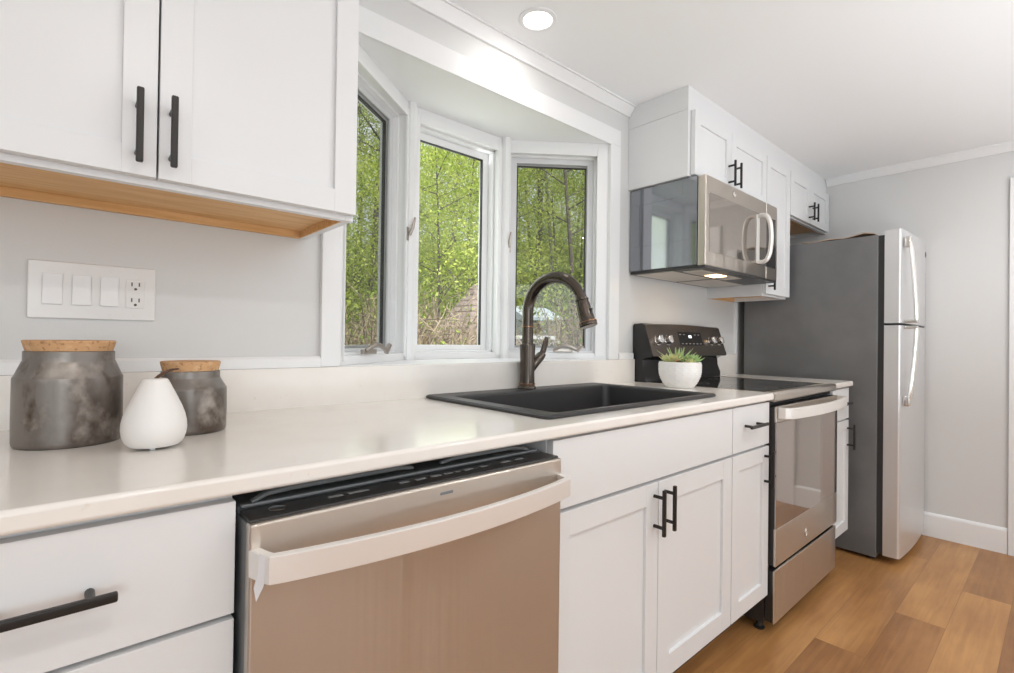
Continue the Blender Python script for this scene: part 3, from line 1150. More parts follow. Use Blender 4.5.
rosette(PX-.040, PY+.018, ZT+.100, 24, .058, .013, M['succ1'], 'rosette')['label'] = 'yellow-green rosette with reddish leaves'
rosette(PX+.036, PY-.030, ZT+.098, 24, .058, .013, M['succ2'], 'rosette')
rosette(PX-.012, PY-.050, ZT+.096, 16, .036, .009, M['succ1'], 'rosette')
rosette(PX+.004, PY+.012, ZT+.100, 16, .098, .006, M['succ2'], 'spiky_leaves')
rosette(PX+.045, PY+.030, ZT+.100, 14, .058, .008, M['succ2'], 'rosette')

# ------------------------------------------------------------------ range
GX0, GX1 = 2.0145, 2.7605
GC = (GX0+GX1)/2
t = thing('stove', 'stainless electric range with black glass cooktop and oven below', 'stove', (GC, -.33, 0))
m = MB(); m.box(GX0+.001, GX1-.001, -.602, -.028, .035, .889, .003); m.build('body', M['blackplastic'], t)
for fx_ in (GX0+.03, GX1-.03):
    for fy_ in (-.575, -.07):
        m = MB(); m.lathe([(0, .0005), (.019, .0005), (.020, .006), (.012, .010), (.009, .034), (0, .034)], fx_, fy_, 16)
        m.build('foot', M['blackplastic'], t)
m = MB()
m.box(GX0, GX1, -.596, -.075, .8895, .9175, .002)
ct = m.build('cooktop', M['cookglass'], t)
m = MB()
m.prism([(-.596, .886), (-.632, .884), (-.638, .890), (-.638, .910), (-.632, .9185), (-.596, .9195)], GX0-.0005, GX1+.0005, 'x')
m.build('front_trim', M['steel'], ct)
for q_ in (GX0-.0008, GX1-.006):
    m = MB(); m.box(q_, q_+.0068, -.596, -.08, .889, .9190, .001)
    m.build('side_trim', M['steel'], ct)
for bx_, by_, br in ((GX0+.19, -.46, .11), (GX0+.19, -.20, .075), (GX1-.19, -.46, .09), (GX1-.19, -.20, .09)):
    m = MB()
    for rr in (br, br*.62):
        m.lathe([(rr-.0015, .91765), (rr+.0015, .91765)], bx_, by_, 48)
    m.build('burner_ring', M['ring'], ct)
# backguard: console leaning back over a recessed riser
m = MB()
m.prism([(-.026, .889), (-.074, .9185), (-.074, .945), (-.058, .985), (-.056, 1.020), (-.078, 1.032), (-.104, 1.036), (-.108, 1.045), (-.062, 1.186), (-.052, 1.1925), (-.010, 1.190), (-.004, 1.180), (-.004, .889)], GX0, GX1, 'x')
bgd = m.build('backguard', M['blackgloss'], t)
m = MB()
# slightly arched steel-brown console face
nx = 24
lo, hi = [], []
for k in range(nx+1):
    s_ = k/nx
    x = GX0+.006 + (GX1-GX0-.012)*s_
    ar = .008*(1-(2*s_-1)**2)
    lo.append(m.bm.verts.new((x, -.1100, 1.040)))
    hi.append(m.bm.verts.new((x, -.0630, 1.186+ar)))
for k in range(nx):
    m.bm.faces.new((lo[k], lo[k+1], hi[k+1], hi[k]))
r_ = bmesh.ops.extrude_face_region(m.bm, geom=m.bm.faces[:])
bmesh.ops.translate(m.bm, verts=[v for v in r_['geom'] if isinstance(v, bmesh.types.BMVert)], vec=(0, .012, .003))
M['console'] = mat('console_steel', (.21, .175, .15), .22, .85)
con = m.build('control_panel', M['console'], bgd)
cn = Vector((0, -.9516, .3073))     # console outward normal
cu = Vector((0, .3073, .9516))


def con_pt(x, h):
    """h: 0 bottom .. 1 top of the console face"""
    return Vector((x, -.1100+.047*h, 1.040+.146*h))


kx = (GX0+.075, GX0+.160, GX1-.150, GX1-.060)
for x in kx:
    p = con_pt(x, .50)
    m = MB()
    m.tube([p + cn*.0005, p+cn*.004, p+cn*.0045, p+cn*.016, p+cn*.026, p+cn*.028], [.026, .026, .021, .0205, .019, .016], 24)
    m.obox(p + cn*.026 - Vector((.004, 0, 0)) - cu*.017, (.008, 0, 0), cu*.034, cn*.008, .002)
    kb = m.build('knob', M['chrome'], bgd)
m = MB()
p = con_pt(GX0+.275, .34)
m.obox(p + cn*.0002, (.235, 0, 0), cu*.072, cn*.0022, .001)
dp = m.build('display_window', M['blackgloss'], bgd)
m = MB()
p = con_pt(GX0+.375, .60)
m.obox(p + cn*.0024, (.028, 0, 0), cu*.014, cn*.0006)
m.build('clock_glow', M['display'], dp)
for k, hh in [(k, .385) for k in range(6)] + [(k, .70) for k in (0, 1, 4, 5)]:
    p = con_pt(GX0+.288+k*.037, hh)
    m = MB(); m.obox(p + cn*.0024, (.017, 0, 0), cu*.004, cn*.0004)
    m.build('touch_mark', M['ring'], dp)
# vent gap, door, drawer
m = MB(); m.box(GX0+.004, GX1-.004, -.612, -.600, .868, .886); m.build('vent_gap', M['darkslot'], t)
m = MB()
m.box(GX0-.001, GX1-.002, -.644, -.634, .806, .866, .003, 3)
m.box(GX0-.001, GX1-.002, -.644, -.634, .263, .404, .003, 3)
m.mi = 1
m.box(GX0+.001, GX1-.003, -.6375, -.606, .265, .864, .001)
od = m.build('oven_door', [M['steel'], M['blackplastic']], t)
m = MB(); m.box(GX0, GX1-.003, -.6430, -.6380, .4045, .8055, .001); m.build('oven_window', M['bglass'], od)
for k in range(5):
    xx = GX0+.12+k*.115
    m = MB(); m.box(xx, xx+.085, -.640, -.628, .8662, .8670)
    m.build('vent_slot', M['darkslot'], od)
pts = [(GX0+.012, -.645, .843), (GX0+.016, -.668, .843), (GX0+.024, -.680, .843)]
for k in range(0, 21):
    s_ = -1+2*k/20
    pts.append((GC+s_*.342, -.684-.026*(1-s_*s_), .843))
pts += [(GX1-.024, -.680, .843), (GX1-.016, -.668, .843), (GX1-.012, -.645, .843)]
m = MB(); m.strap(pts, .0205, .006); m.build('handle', M['handle'], od, angle=22)
emblem(2.335, .320, .016, -.6442, od)
m = MB(); m.box(GX0-.001, GX1-.002, -.640, -.632, .047, .246, .003, 3)
m.mi = 1
m.box(GX0+.001, GX1-.003, -.6325, -.606, .050, .243)
m.build('storage_drawer', [M['steel'], M['blackplastic']], t)

# ------------------------------------------------------------------ right wall cabinets
YW = -.3205


def wallcab(x0, x1, z0, z1, lab, open_bottom=False):
    c = thing('wall_cabinet', lab, 'cabinet', ((x0+x1)/2, -.15, z0))
    m = MB()
    if open_bottom:
        m.box(x0, x0+.018, -.299, -.001, z0, z1, .001)
        m.box(x1-.018, x1, -.299, -.001, z0, z1, .001)
        m.box(x0+.018, x1-.018, -.299, -.28, z0, z0+.04, .001)
        m.box(x0+.018, x1-.018, -.299, -.001, z1-.02, z1)
        m.build('carcass', M['cab'], c)
        m = MB(); m.box(x0+.0185, x1-.0185, -.279, -.001, z0+.022, z0+.036)
        m.box(x0+.0185, x1-.0185, -.016, -.002, z0, z0+.022)
        m.box(x0+.0185, x0+.022, -.279, -.017, z0, z0+.022)
        m.box(x0+.022, x1-.0185, -.2795, -.276, z0, z0+.022)
        m.build('underside', M['wood'], c)
    else:
        m.box(x0, x1, -.299, -.001, z0, z1, .001)
        m.build('carcass', M['cab'], c)
    return c


c = wallcab(1.9655, 2.741, 1.812, 2.0955, 'white two-door wall cabinet directly above the microwave')
d = shaker(1.986, 2.331, 1.818, 2.093, YW, rail=.05).build('door', M['cab'], c); pull_v(2.300, 1.829, 1.948, YW, d)
d = shaker(2.334, 2.739, 1.818, 2.093, YW, rail=.05).build('door', M['cab'], c); pull_v(2.363, 1.831, 1.950, YW, d)
c = wallcab(2.7435, 3.0775, 1.357, 2.0955, 'tall narrow white wall cabinet right of the microwave', True)
d = shaker(2.746, 3.074, 1.368, 2.093, YW, rail=.05).build('door', M['cab'], c); pull_v(2.775, 1.386, 1.51, YW, d)
c = wallcab(3.0800, 3.762, 1.836, 2.0955, 'white two-door wall cabinet above the refrigerator', True)
d = shaker(3.083, 3.412, 1.842, 2.093, YW, rail=.05).build('door', M['cab'], c); pull_v(3.380, 1.842+.012, 1.962, YW, d)
d = shaker(3.415, 3.759, 1.842, 2.093, YW, rail=.05).build('door', M['cab'], c); pull_v(3.447, 1.842+.014, 1.966, YW, d)
m = MB(); m.box(3.7635, XE-.0005, -.299, -.28, 1.836, 2.0955)
struct(m.build('trim_11', M['cab']))

# ------------------------------------------------------------------ microwave
MX0, MX1, MZ0, MZ1, MYF = 1.979, 2.7405, 1.428, 1.808, -.374
t = thing('microwave', 'stainless over-the-range microwave mounted above the stove', 'microwave', (2.36, -.18, MZ0))
m = MB()
m.box(MX0, MX1, -.336, -.003, MZ0+.004, MZ1, .003)
bdy = m.build('casing', M['mwside'], t)
m = MB()
# embossed side plate lines
for z in (1.545, 1.735):
    m.box(MX0-.0012, MX0+.001, -.30, -.03, z-.0025, z+.0025, .0005)
m.box(MX0-.0012, MX0+.001, -.27, -.265, 1.74, 1.79, .0005)
m.box(MX0-.0012, MX0+.001, -.055, -.050, 1.55, 1.73, .0005)
m.build('side_rib', M['mwside'], bdy)
DXS = 2.603
m = MB()
m.box(MX0, DXS-.001, MYF, -.337, MZ0, MZ1-.002, .006, 3)
md = m.build('door', M['steel'], t)
m = MB(); m.box(DXS+.001, MX1, MYF, -.337, MZ0, MZ1-.002, .005, 3)
mc = m.build('control_panel', M['steel'], t)
m = MB(); m.prism([(MX0+.030, 1.488), (DXS-.002, 1.488), (DXS-.002, 1.764), (MX0+.030, 1.730)], MYF-.0012, MYF+.004, 'y')
m.bm.free(); m = MB()
m.box(MX0+.030, DXS-.0015, MYF-.0014, MYF+.004, 1.487, 1.736, .001)
m.build('window', M['mglass'], md)
m = MB(); m.box(DXS+.0015, MX1-.026, MYF-.0014, MYF+.004, 1.487, 1.736, .001)
m.build('touch_panel', M['blackgloss'], mc)
hx = 2.492
hp = [(hx-.0, MYF-.001, 1.715), (hx, MYF-.022, 1.722), (hx, MYF-.046, 1.714), (hx, MYF-.060, 1.68), (hx, MYF-.066, 1.607), (hx, MYF-.060, 1.535), (hx, MYF-.046, 1.501), (hx, MYF-.022, 1.493), (hx, MYF-.001, 1.500)]
m = MB()
sm = []
for i in range(len(hp)-1):
    a_, b_ = Vector(hp[i]), Vector(hp[i+1])
    for k in range(4):
        sm.append(a_.lerp(b_, k/4))
sm.append(Vector(hp[-1]))
for _ in range(3):
    sm = [sm[0]] + [(sm[i-1]+sm[i]*2+sm[i+1])/4 for i in range(1, len(sm)-1)] + [sm[-1]]
m.tube(sm, .013, 14, ry=.010, up=(0, 0, 1))
m.box(hx-.017, hx+.017, MYF-.006, MYF-.0015, 1.49, 1.725, .002)
m.build('handle', M['handle'], md)
emblem(2.24, 1.772, .013, MYF-.0002, md)
# underside: black pan, two grease filters, lamp
m = MB(); m.box(MX0+.004, MX1-.004, -.370, -.006, MZ0-.010, MZ0+.003, .002)
un = m.build('bottom_pan', M['blackplastic'], t)
for x0, x1 in ((MX0+.02, MX0+.36), (MX0+.40, MX1-.02)):
    m = MB(); m.box(x0, x1, -.215, -.03, MZ0-.0135, MZ0-.0095, .001)
    m.build('grease_filter', M['filter'], un)
m = MB(); m.box(MX0+.06, MX0+.46, -.325, -.24, MZ0-.0130, MZ0-.0095, .001); m.build('lamp_cover', M['filter'], un)
m = MB(); m.box(MX0+.23, MX0+.32, -.318, -.255, MZ0-.0150, MZ0-.0128, .001); m.build('lamp', M['warmglow'], un)
area('microwave_lamp', (MX0+.275, -.285, MZ0-.020), (MX0+.275, -.285, 0), .08, .05, .35, (1, .72, .42))

# ------------------------------------------------------------------ refrigerator
RX0, RX1 = 3.120, 3.760
t = thing('refrigerator', 'top-freezer refrigerator with grey sides and silver doors', 'refrigerator', ((RX0+RX1)/2, -.4, 0))
m = MB(); m.box(RX0, RX1, -.722, -.050, .018, 1.672, .004, 3); m.build('cabinet', M['fridgeside'], t)
m = MB(); m.box(RX0+.008, RX1-.008, -.748, -.7225, .045, 1.668); m.build('gasket', M['gasket'], t)
for fx_ in (RX0+.05, RX1-.05):
    m = MB(); m.cyl((fx_, -.69, .0005), (fx_, -.69, .018), .02, n=16); m.build('foot', M['blackplastic'], t)


def fdoor(z0, z1, name):
    poly = [(RX0-.001, -.749), (RX0-.001, -.806), (RX0+.004, -.814)]
    for k in range(13):
        s_ = k/12
        poly.append((RX0+.010+(RX1-RX0-.02)*s_, -.8175-.012*(1-(2*s_-1)**2)))
    poly += [(RX1-.004, -.814), (RX1, -.806), (RX1, -.749)]
    m = MB(); m.prism(poly, z0, z1, 'z')
    return m.build(name, M['silver'], t)


fd = fdoor(1.217, 1.690, 'freezer_door')
rd = fdoor(.040, 1.206, 'fridge_door')
m = MB()
hxx = RX0+.052
m.box(hxx-.022, hxx+.022, -.850, -.822, 1.598, 1.652, .006)
pts = [(hxx, -.846, 1.622), (hxx, -.852, 1.56), (hxx, -.858, 1.48), (hxx, -.864, 1.38), (hxx, -.869, 1.29), (hxx, -.871, 1.232)]
m.tube(pts, .019, 12, ry=.011, up=(0, 1, 0))
m.box(hxx-.020, hxx+.020, -.877, -.820, 1.219, 1.235, .004)
m.build('handle', M['steel_b'], fd)
m = MB()
pts = [(hxx, -.871, 1.192), (hxx, -.868, 1.12), (hxx, -.862, 1.02), (hxx, -.855, .93), (hxx, -.848, .86), (hxx, -.842, .83)]
m.tube(pts, .019, 12, ry=.011, up=(0, 1, 0))
m.box(hxx-.020, hxx+.020, -.877, -.820, 1.188, 1.204, .004)
m.box(hxx-.020, hxx+.020, -.848, -.820, .800, .850, .006)
m.build('handle', M['steel_b'], rd)
emblem(RX1-.035, 1.632, .015, -.8195, fd, M['greyplastic'])
m = MB(); m.box(RX1-.05, RX1-.01, -.80, -.70, 1.6905, 1.700, .003); m.build('hinge_cover', M['blackplastic'], fd)
m = MB(); m.box(RX1-.10, RX1+.0, -.812, -.75, 1.2065, 1.2165, .002); m.build('center_hinge', M['blackplastic'], rd)
# cardboard on top
m = MB()
vs = []
for i in range(9):
    row = []
    for j in range(5):
        y = -.70 + .34*i/8
        x = RX0+.006 + .36*j/4
        z = 1.675 + .012*math.exp(-((i-1)/1.3)**2) + .003*math.sin(i*1.7+j)
        row.append(m.bm.verts.new((x, y, z)))
    vs.append(row)
for i in range(8):
    for j in range(4):
        m.bm.faces.new((vs[i][j], vs[i+1][j], vs[i+1][j+1], vs[i][j+1]))
r_ = bmesh.ops.extrude_face_region(m.bm, geom=m.bm.faces[:])
bmesh.ops.translate(m.bm, verts=[v for v in r_['geom'] if isinstance(v, bmesh.types.BMVert)], vec=(0, 0, .004))
tag(m.build('cardboard_sheet', M['cardboard'], loc=(RX0+.18, -.53, 1.675)), 'thin tan cardboard sheet lying on top of the refrigerator', 'cardboard')

# ------------------------------------------------------------------ outdoors: wooded slope
def gz(x, y):
    h = .66*x + .75*y
    z = -.9 + (.36*(h-15) if h > 15 else 0)
    if h > 44:
        z = -.9 + .36*29 + .2*(h-44)
    return z + .35*mnoise.noise(Vector((x*.25, y*.25, 0))) * min(1, max(0, (h-2)/5))


m = MB()
nx, ny = 56, 56
G = []
for i in range(nx+1):
    row = []
    for j in range(ny+1):
        x = -30 + 86*(i/nx)
        y = .15 + 60*(j/ny)**1.5
        row.append(m.bm.verts.new((x, y, gz(x, y))))
    G.append(row)
for i in range(nx):
    for j in range(ny):
        m.bm.faces.new((G[i][j], G[i+1][j], G[i+1][j+1], G[i][j+1]))
struct(m.build('ground', M['meadow'], angle=180))


def ray(u, v, t):
    return CAM + (_F + _R*((u-507)/FPX) - _U*((v-336.5)/FPX))*t


rng = random.Random(11)


def tree_mesh(height, crown_lo, crown_r, nleaf, leaf, seed, nbr=14, r0=.13):
    g = random.Random(seed)
    tr, fo = MB(), MB()
    ph = g.random()*6
    ctr = lambda h: Vector((.25*math.sin(h*.35+ph)-.25*math.sin(ph), .2*math.cos(h*.3+ph)-.2*math.cos(ph), h))
    pts = [ctr(height*k/9) for k in range(10)]
    tr.tube(pts, [r0*(1-.085*k) + (.05 if k == 0 else 0) for k in range(10)], 8)
    tips = []
    for b in range(nbr):
        h = height*(crown_lo + (.97-crown_lo)*(b+.5)/nbr)
        a = b*2.4 + g.random()
        ln = crown_r*(1.0-.55*(h/height-crown_lo)/(1-crown_lo))*(.7+.5*g.random())
        p0 = ctr(h)
        up = .25+.5*g.random()
        p1 = p0 + Vector((math.cos(a)*ln*.5, math.sin(a)*ln*.5, ln*up*.45))
        p2 = p0 + Vector((math.cos(a)*ln, math.sin(a)*ln, ln*up*.8))
        tr.tube([p0, p1, p2], [r0*.28, r0*.18, r0*.05], 5)
        for q in range(3):
            a2 = a + g.uniform(-1, 1)
            p3 = p1.lerp(p2, g.random()) + Vector((math.cos(a2)*ln*.4, math.sin(a2)*ln*.4, g.uniform(-.05, .3)*ln))
            tr.tube([p1.lerp(p2, .3), p3], [r0*.10, r0*.03], 4)
            tips.append((p3, ln*.30))
        tips.append((p2, ln*.34))
        tips.append((p1, ln*.26))
    for k in range(nleaf):
        c_, r_ = tips[g.randrange(len(tips))]
        d_ = Vector((g.gauss(0, 1), g.gauss(0, 1), g.gauss(0, .6)))*r_
        c = c_ + d_
        s_ = leaf*g.uniform(.6, 1.3)
        n = Vector((g.gauss(0, 1), g.gauss(0, 1), g.gauss(0, 1)+.6)).normalized()
        a_ = n.orthogonal().normalized()
        b_ = n.cross(a_)
        ang = g.random()*6.28
        a2 = a_*math.cos(ang)+b_*math.sin(ang)
        b2 = n.cross(a2)
        fo.quad(c-a2*s_, c-b2*s_*.5, c+a2*s_, c+b2*s_*.5)
    return tr, fo


VAR = []
specs = [(12, .42, 2.8, 4600, .06, 'leaf1', 'bark', .11), (15, .52, 2.6, 4000, .062, 'leaf2', 'barklight', .13), (8, .12, 2.5, 9000, .055, 'leaf1', 'bark', .07), (14, .58, 2.4, 4200, .06, 'leaf3', 'bark', .17)]
for i, sp in enumerate(specs):
    tr, fo = tree_mesh(sp[0], sp[1], sp[2], sp[3], sp[4], 100+i, r0=sp[7])
    VAR.append((tr, fo, sp))
PROTO = []
LABELS = ['slender tree in bright yellow-green spring leaf on the wooded slope outside',
          'tall pale-trunked woodland tree with light green leaves on the slope outside',
          'low-branched tree with dense fresh green leaves outside the bay window',
          'dark-trunked woodland tree with sparse olive leaves on the slope outside']
for i, (tr, fo, sp) in enumerate(VAR):
    o = thing('woodland_tree', LABELS[i], 'tree', (0, 0, 0), 'trees on the wooded slope')
    a_ = tr.build('trunk', M[sp[6]], o)
    b_ = fo.build('foliage', M[sp[5]], o, angle=180)
    PROTO.append((o, a_, b_, [False]))


def place_tree(i, x, y, rz, sc=1.0):
    o, a_, b_, used = PROTO[i]
    if not used[0]:
        used[0] = True
        r = o
    else:
        r = o.copy(); COL.objects.link(r)
        for ch in (a_, b_):
            cpy = ch.copy(); COL.objects.link(cpy); cpy.parent = r
    r.location = (x, y, gz(x, y)-.1)
    r.rotation_euler = (0, 0, rz)
    r.scale = (sc, sc, sc)
    return r


cand = []
for u, t_, i in ((346, 17, 2), (372, 19, 3), (392, 22, 0), (420, 19, 0), (446, 24, 1), (470, 22, 0), (436, 15.5, 2), (495, 26, 1), (521, 13.5, 3), (531, 22, 3), (548, 23, 1),
                 (566, 18, 0), (585, 22, 3), (602, 19, 1), (536, 27, 0), (330, 22, 1), (360, 27, 0), (405, 30, 1), (455, 30, 0), (510, 33, 1), (575, 30, 0),
                 (618, 24, 2), (640, 20, 0), (430, 38, 1), (480, 38, 0), (380, 36, 1), (540, 38, 3), (560, 42, 1), (345, 33, 3), (600, 36, 0), (408, 25, 2),
                 (462, 26, 2), (520, 25, 2), (592, 27, 2), (486, 17, 2), (392, 16, 2), (350, 24, 2), (555, 21, 2), (575, 25, 2), (430, 31, 2), (470, 33, 2), (500, 29, 2), (540, 32, 2), (Vector((-9.5, 7.5, 0)), 0, 2), (Vector((-13, 8, 0)), 0, 2), (Vector((-12, 11, 0)), 0, 0), (Vector((-17, 11, 0)), 0, 2), (Vector((1.5, 15, 0)), 0, 2), (Vector((4.0, 17, 0)), 0, 0), (Vector((-1.5, 18, 0)), 0, 2), (Vector((2.0, 22, 0)), 0, 1), (Vector((-4.5, 16, 0)), 0, 0), (Vector((5.5, 23, 0)), 0, 2), (Vector((-2, 25, 0)), 0, 1)):
    p = u if t_ == 0 else ray(u, 338, t_)
    place_tree(i, p.x + rng.uniform(-.4, .4), p.y + rng.uniform(-.4, .4), rng.random()*6.28, rng.uniform(.85, 1.12))


def shrub_mesh(seed, h, r, ntw, nleaf):
    g = random.Random(seed)
    tw, fo = MB(), MB()
    ends = []
    for k in range(ntw):
        a = g.random()*6.28
        l = r*math.sqrt(g.random())
        p0 = Vector((math.cos(a)*l*.25, math.sin(a)*l*.25, 0))
        p2 = Vector((math.cos(a)*l + g.gauss(0, .15), math.sin(a)*l + g.gauss(0, .15), h*g.uniform(.45, 1.0)))
        p1 = p0.lerp(p2, .5) + Vector((g.gauss(0, .15), g.gauss(0, .15), h*.12))
        tw.tube([p0, p1, p2], [.014, .009, .004], 4)
        ends += [p1, p2]
        for q in range(3):
            s_ = p1.lerp(p2, g.random())
            e_ = s_ + Vector((g.gauss(0, .28), g.gauss(0, .28), g.gauss(.02, .22)))
            tw.tube([s_, e_], [.006, .003], 4)
    for k in range(nleaf):
        c = ends[g.randrange(len(ends))] + Vector((g.gauss(0, .16), g.gauss(0, .16), g.gauss(0, .12)))
        s_ = g.uniform(.025, .05)
        n = Vector((g.gauss(0, 1), g.gauss(0, 1), g.gauss(0, 1)+.5)).normalized()
        a2 = n.orthogonal().normalized(); b2 = n.cross(a2)
        fo.quad(c-a2*s_, c-b2*s_*.5, c+a2*s_, c+b2*s_*.5)
    return tw, fo


# leafy undergrowth on the slope
def bush_mesh(seed, h, r, nl):
    g = random.Random(seed)
    tw, fo = MB(), MB()
    for k in range(16):
        a = g.random()*6.28
        l = r*g.uniform(.3, 1)
        tw.tube([(0, 0, 0), (math.cos(a)*l*.5, math.sin(a)*l*.5, h*.5), (math.cos(a)*l, math.sin(a)*l, h*g.uniform(.6, 1))], [.03, .018, .006], 5)
    cl = [(Vector((g.gauss(0, r*.45), g.gauss(0, r*.45), h*g.uniform(.25, .95))), r*g.uniform(.12, .3)) for _ in range(38)]
    for k in range(nl):
        c_, q = cl[g.randrange(len(cl))]
        c = c_ + Vector((g.gauss(0, q), g.gauss(0, q), g.gauss(0, q*.6)))
        s_ = g.uniform(.035, .065)
        n = Vector((g.gauss(0, 1), g.gauss(0, 1), g.gauss(0, 1)+.5)).normalized()
        a2 = n.orthogonal().normalized(); b2 = n.cross(a2)
        fo.quad(c-a2*s_, c-b2*s_*.5, c+a2*s_, c+b2*s_*.5)
    return tw, fo


BSH = []
for i, (h, r, nl, lm) in enumerate(((3.0, 1.9, 6500, 'leaf1'), (2.2, 2.0, 6500, 'leaf3'))):
    tw, fo = bush_mesh(70+i, h, r, nl)
    o = thing('leafy_bush', ('bright yellow-green bush in the undergrowth of the slope outside', 'spreading mid-green bush in the undergrowth of the slope outside')[i], 'bush', (0, 0, 0), 'bushes on the wooded slope')
    BSH.append((o, tw.build('branches', M['twig'], o), fo.build('foliage', M[lm], o, angle=180), [False]))
BUSHES = [b_ for k_, b_ in enumerate([(338, 15, 1), (358, 16.5, 1), (380, 17, 0), (402, 17.5, 0), (424, 17, 0), (446, 18.5, 0), (468, 18, 1), (494, 19, 0), (552, 16.5, 1), (572, 15.5, 1), (592, 16.5, 1), (614, 15.5, 0),
          (345, 21, 1), (370, 22, 0), (396, 21.5, 0), (418, 22, 0), (440, 22.5, 1), (460, 22, 0), (482, 23, 0), (508, 23, 1), (534, 22, 1), (558, 21, 0), (580, 20, 1), (604, 21, 1),
          (360, 27, 1), (390, 27.5, 0), (415, 28, 0), (438, 28.5, 0), (462, 28, 1), (486, 29, 0), (515, 28.5, 1), (545, 28, 1), (570, 27, 0), (598, 27.5, 1),
          (375, 34, 0), (405, 35, 1), (432, 34.5, 0), (458, 35, 0), (484, 35.5, 1), (518, 34, 1), (550, 35, 0), (585, 34, 1)]) if b_[1] < 20 or k_ % 4 == 0]
SHR = []
for i, (h, r, nt_, nl, lm) in enumerate(((1.9, 1.3, 170, 500, 'leaf2'), (1.5, 1.2, 190, 160, 'leaf3'))):
    tw, fo = shrub_mesh(40+i, h, r, nt_, nl)
    o = thing('brush_shrub', ('tangled brown brush dotted with small green leaves below the trees outside', 'bare tangled tan brush at the foot of the slope outside')[i], 'shrub', (0, 0, 0), 'brush below the trees')
    SHR.append((o, tw.build('twigs', M['twig'], o), fo.build('foliage', M[lm], o, angle=180), [False]))
for u, t_, i in ((340, 7.5, 0), (362, 8.5, 0), (385, 9.5, 1), (418, 8.0, 1), (440, 9.0, 1), (462, 10.0, 1), (425, 10.5, 0), (452, 7.2, 1), (478, 8.2, 1),
                 (560, 9.5, 0), (580, 9.0, 0), (600, 10.5, 0), (620, 9, 0), (350, 11.5, 0), (400, 12.5, 0), (565, 12.5, 0), (588, 13.5, 0), (445, 14, 0), (420, 15, 0), (470, 16, 0), (370, 14.5, 0)):
    p = ray(u, 338, t_)
    o, a_, b_, used = SHR[i]
    if used[0]:
        r = o.copy(); COL.objects.link(r)
        for ch in (a_, b_):
            cpy = ch.copy(); COL.objects.link(cpy); cpy.parent = r
    else:
        used[0] = True
        r = o
    r.location = (p.x, p.y, gz(p.x, p.y)-.08)
    r.rotation_euler = (0, 0, rng.random()*6.28)
    s_ = rng.uniform(.85, 1.15)
    r.scale = (s_, s_, s_*1.42)

BUSHES += [(Vector(q_), 0, k_) for q_, k_ in (((-7, 6, 0), 0), ((-10, 6.5, 0), 1), ((-12, 9.5, 0), 0), ((-15, 8, 0), 0), ((-9, 9, 0), 0), ((-14, 12, 0), 1), ((0, 13, 0), 0), ((3.2, 14, 0), 1), ((-3, 14.5, 0), 1), ((1.5, 18, 0), 0), ((4.5, 19.5, 0), 0), ((-1, 20, 0), 0))]
for u, t_, i in BUSHES:
    p = u if t_ == 0 else ray(u, 338, t_)
    o, a_, b_, used = BSH[i]
    if used[0]:
        r = o.copy(); COL.objects.link(r)
        for ch in (a_, b_):
            cpy = ch.copy(); COL.objects.link(cpy); cpy.parent = r
    else:
        used[0] = True
        r = o
    r.location = (p.x, p.y, gz(p.x, p.y)-.1)
    r.rotation_euler = (0, 0, rng.random()*6.28)
    s_ = rng.uniform(.85, 1.2)
    r.scale = (s_, s_, s_)

# shingled garden pavilion with white lattice, and a pale shed beside it
gp = ray(474, 338, 13.5)
gx_, gy_ = gp.x, gp.y
g0 = gz(gx_, gy_)
t = thing('garden_pavilion', 'garden pavilion with steep brown shingled roof and white lattice outside the window', 'pavilion', (gx_, gy_, g0))
zt_, ze_, hw = 2.62, 0.95, .98
m = MB()
nr = 11
for k in range(nr):
    f0, f1 = k/nr, (k+1)/nr
    a0_, a1_ = hw*(1-f0)+.02, hw*(1-f1)+.0
    z0_, z1_ = ze_+(zt_-ze_)*f0, ze_+(zt_-ze_)*f1
    lo_ = [m.bm.verts.new((gx_+sx*a0_, gy_+sy*a0_, z0_)) for sx, sy in ((-1, -1), (1, -1), (1, 1), (-1, 1))]
    hi_ = [m.bm.verts.new((gx_+sx*max(a1_, .01), gy_+sy*max(a1_, .01), z1_)) for sx, sy in ((-1, -1), (1, -1), (1, 1), (-1, 1))]
    for q in range(4):
        m.bm.faces.new((lo_[q], lo_[(q+1) % 4], hi_[(q+1) % 4], hi_[q]))
    m.bm.faces.new(lo_[::-1])
m.build('roof', M['shingle'], t)
for sx in (-1, 1):
    for sy in (-1, 1):
        m = MB(); m.box(gx_+sx*.78-.05, gx_+sx*.78+.05, gy_+sy*.78-.05, gy_+sy*.78+.05, g0-.3, ze_+.1, .005)
        m.build('post', M['lattice'], t)


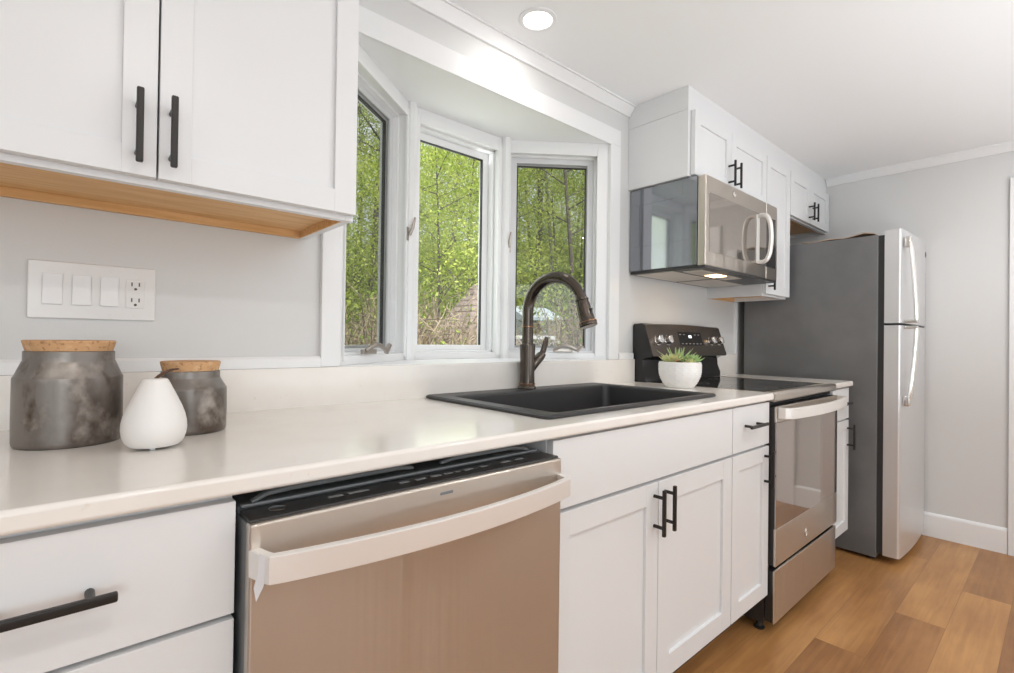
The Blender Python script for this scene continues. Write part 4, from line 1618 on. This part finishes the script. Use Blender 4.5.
def lattice_panel(m, P, Q, z0, z1, step=.16):
    P, Q = Vector(P), Vector(Q)
    d = Q-P; L_ = d.length; d.normalize()
    H_ = z1-z0
    Zv = Vector((0, 0, 1))
    nrm = Vector((-d.y, d.x, 0))
    k = -H_
    while k < L_:
        for sg in (1, -1):
            s0, h0 = (k, 0) if sg == 1 else (k+H_, 0)
            s1, h1 = (k+H_, H_) if sg == 1 else (k, H_)
            # clip to 0..L
            def cl(sa, ha, sb, hb):
                out = []
                for (a, h, b, hh) in ((sa, ha, sb, hb), (sb, hb, sa, ha)):
                    if a < 0:
                        f = (0-a)/(b-a); a, h = 0, h+(hh-h)*f
                    elif a > L_:
                        f = (L_-a)/(b-a); a, h = L_, h+(hh-h)*f
                    out.append((a, h))
                return out
            (sa, ha), (sb, hb) = cl(s0, h0, s1, h1)
            if abs(sa-sb) < .02:
                continue
            A_ = P + d*sa + Zv*(z0+ha); B_ = P + d*sb + Zv*(z0+hb)
            m.tube([A_+nrm*(.008*sg), B_+nrm*(.008*sg)], .006, 4, ry=.022, up=nrm)
        k += step
    for z in (z0, z1):
        m.obox(P+Zv*(z-.03)-nrm*.02, d*L_, nrm*.04, Zv*.06)
    return m


m = MB()
lattice_panel(m, (gx_-.78, gy_-.78, 0), (gx_+.78, gy_-.78, 0), g0-.2, 1.22)
lattice_panel(m, (gx_-.78, gy_-.78, 0), (gx_-.78, gy_+.78, 0), g0-.2, 1.22)
m.build('lattice', M['lattice'], t)

sp_ = ray(527, 338, 15.5)
sx_, sy_ = sp_.x, sp_.y
s0_ = gz(sx_, sy_)
t = thing('garden_shed', 'small pale blue-grey shed with low roof seen through right casement', 'shed', (sx_, sy_, s0_))
m = MB(); m.box(sx_-.7, sx_+.7, sy_-.6, sy_+.6, s0_-.4, 1.72, .01); m.build('walls', M['shed'], t)
m = MB(); m.prism([(sy_-.8, 1.70), (sy_+.8, 1.70), (sy_+.8, 1.78), (sy_, 2.15), (sy_-.8, 1.78)], sx_-.85, sx_+.85, 'x', .01); m.build('roof', M['shed'], t)
lp0, lp1 = ray(496, 338, 8.6), ray(556, 338, 8.6)
m = MB()
lattice_panel(m, (lp0.x, lp0.y, 0), (lp1.x, lp1.y, 0), .30, 1.16, .15)
for f in (0, .5, 1):
    q = lp0.lerp(lp1, f)
    m.box(q.x-.04, q.x+.04, q.y-.04, q.y+.04, gz(q.x, q.y)-.2, 1.1)
o = m.build('lattice_fence', M['lattice'], loc=(lp0.x, lp0.y, gz(lp0.x, lp0.y)))
tag(o, 'white lattice fence in front of the pale shed outside', 'fence')
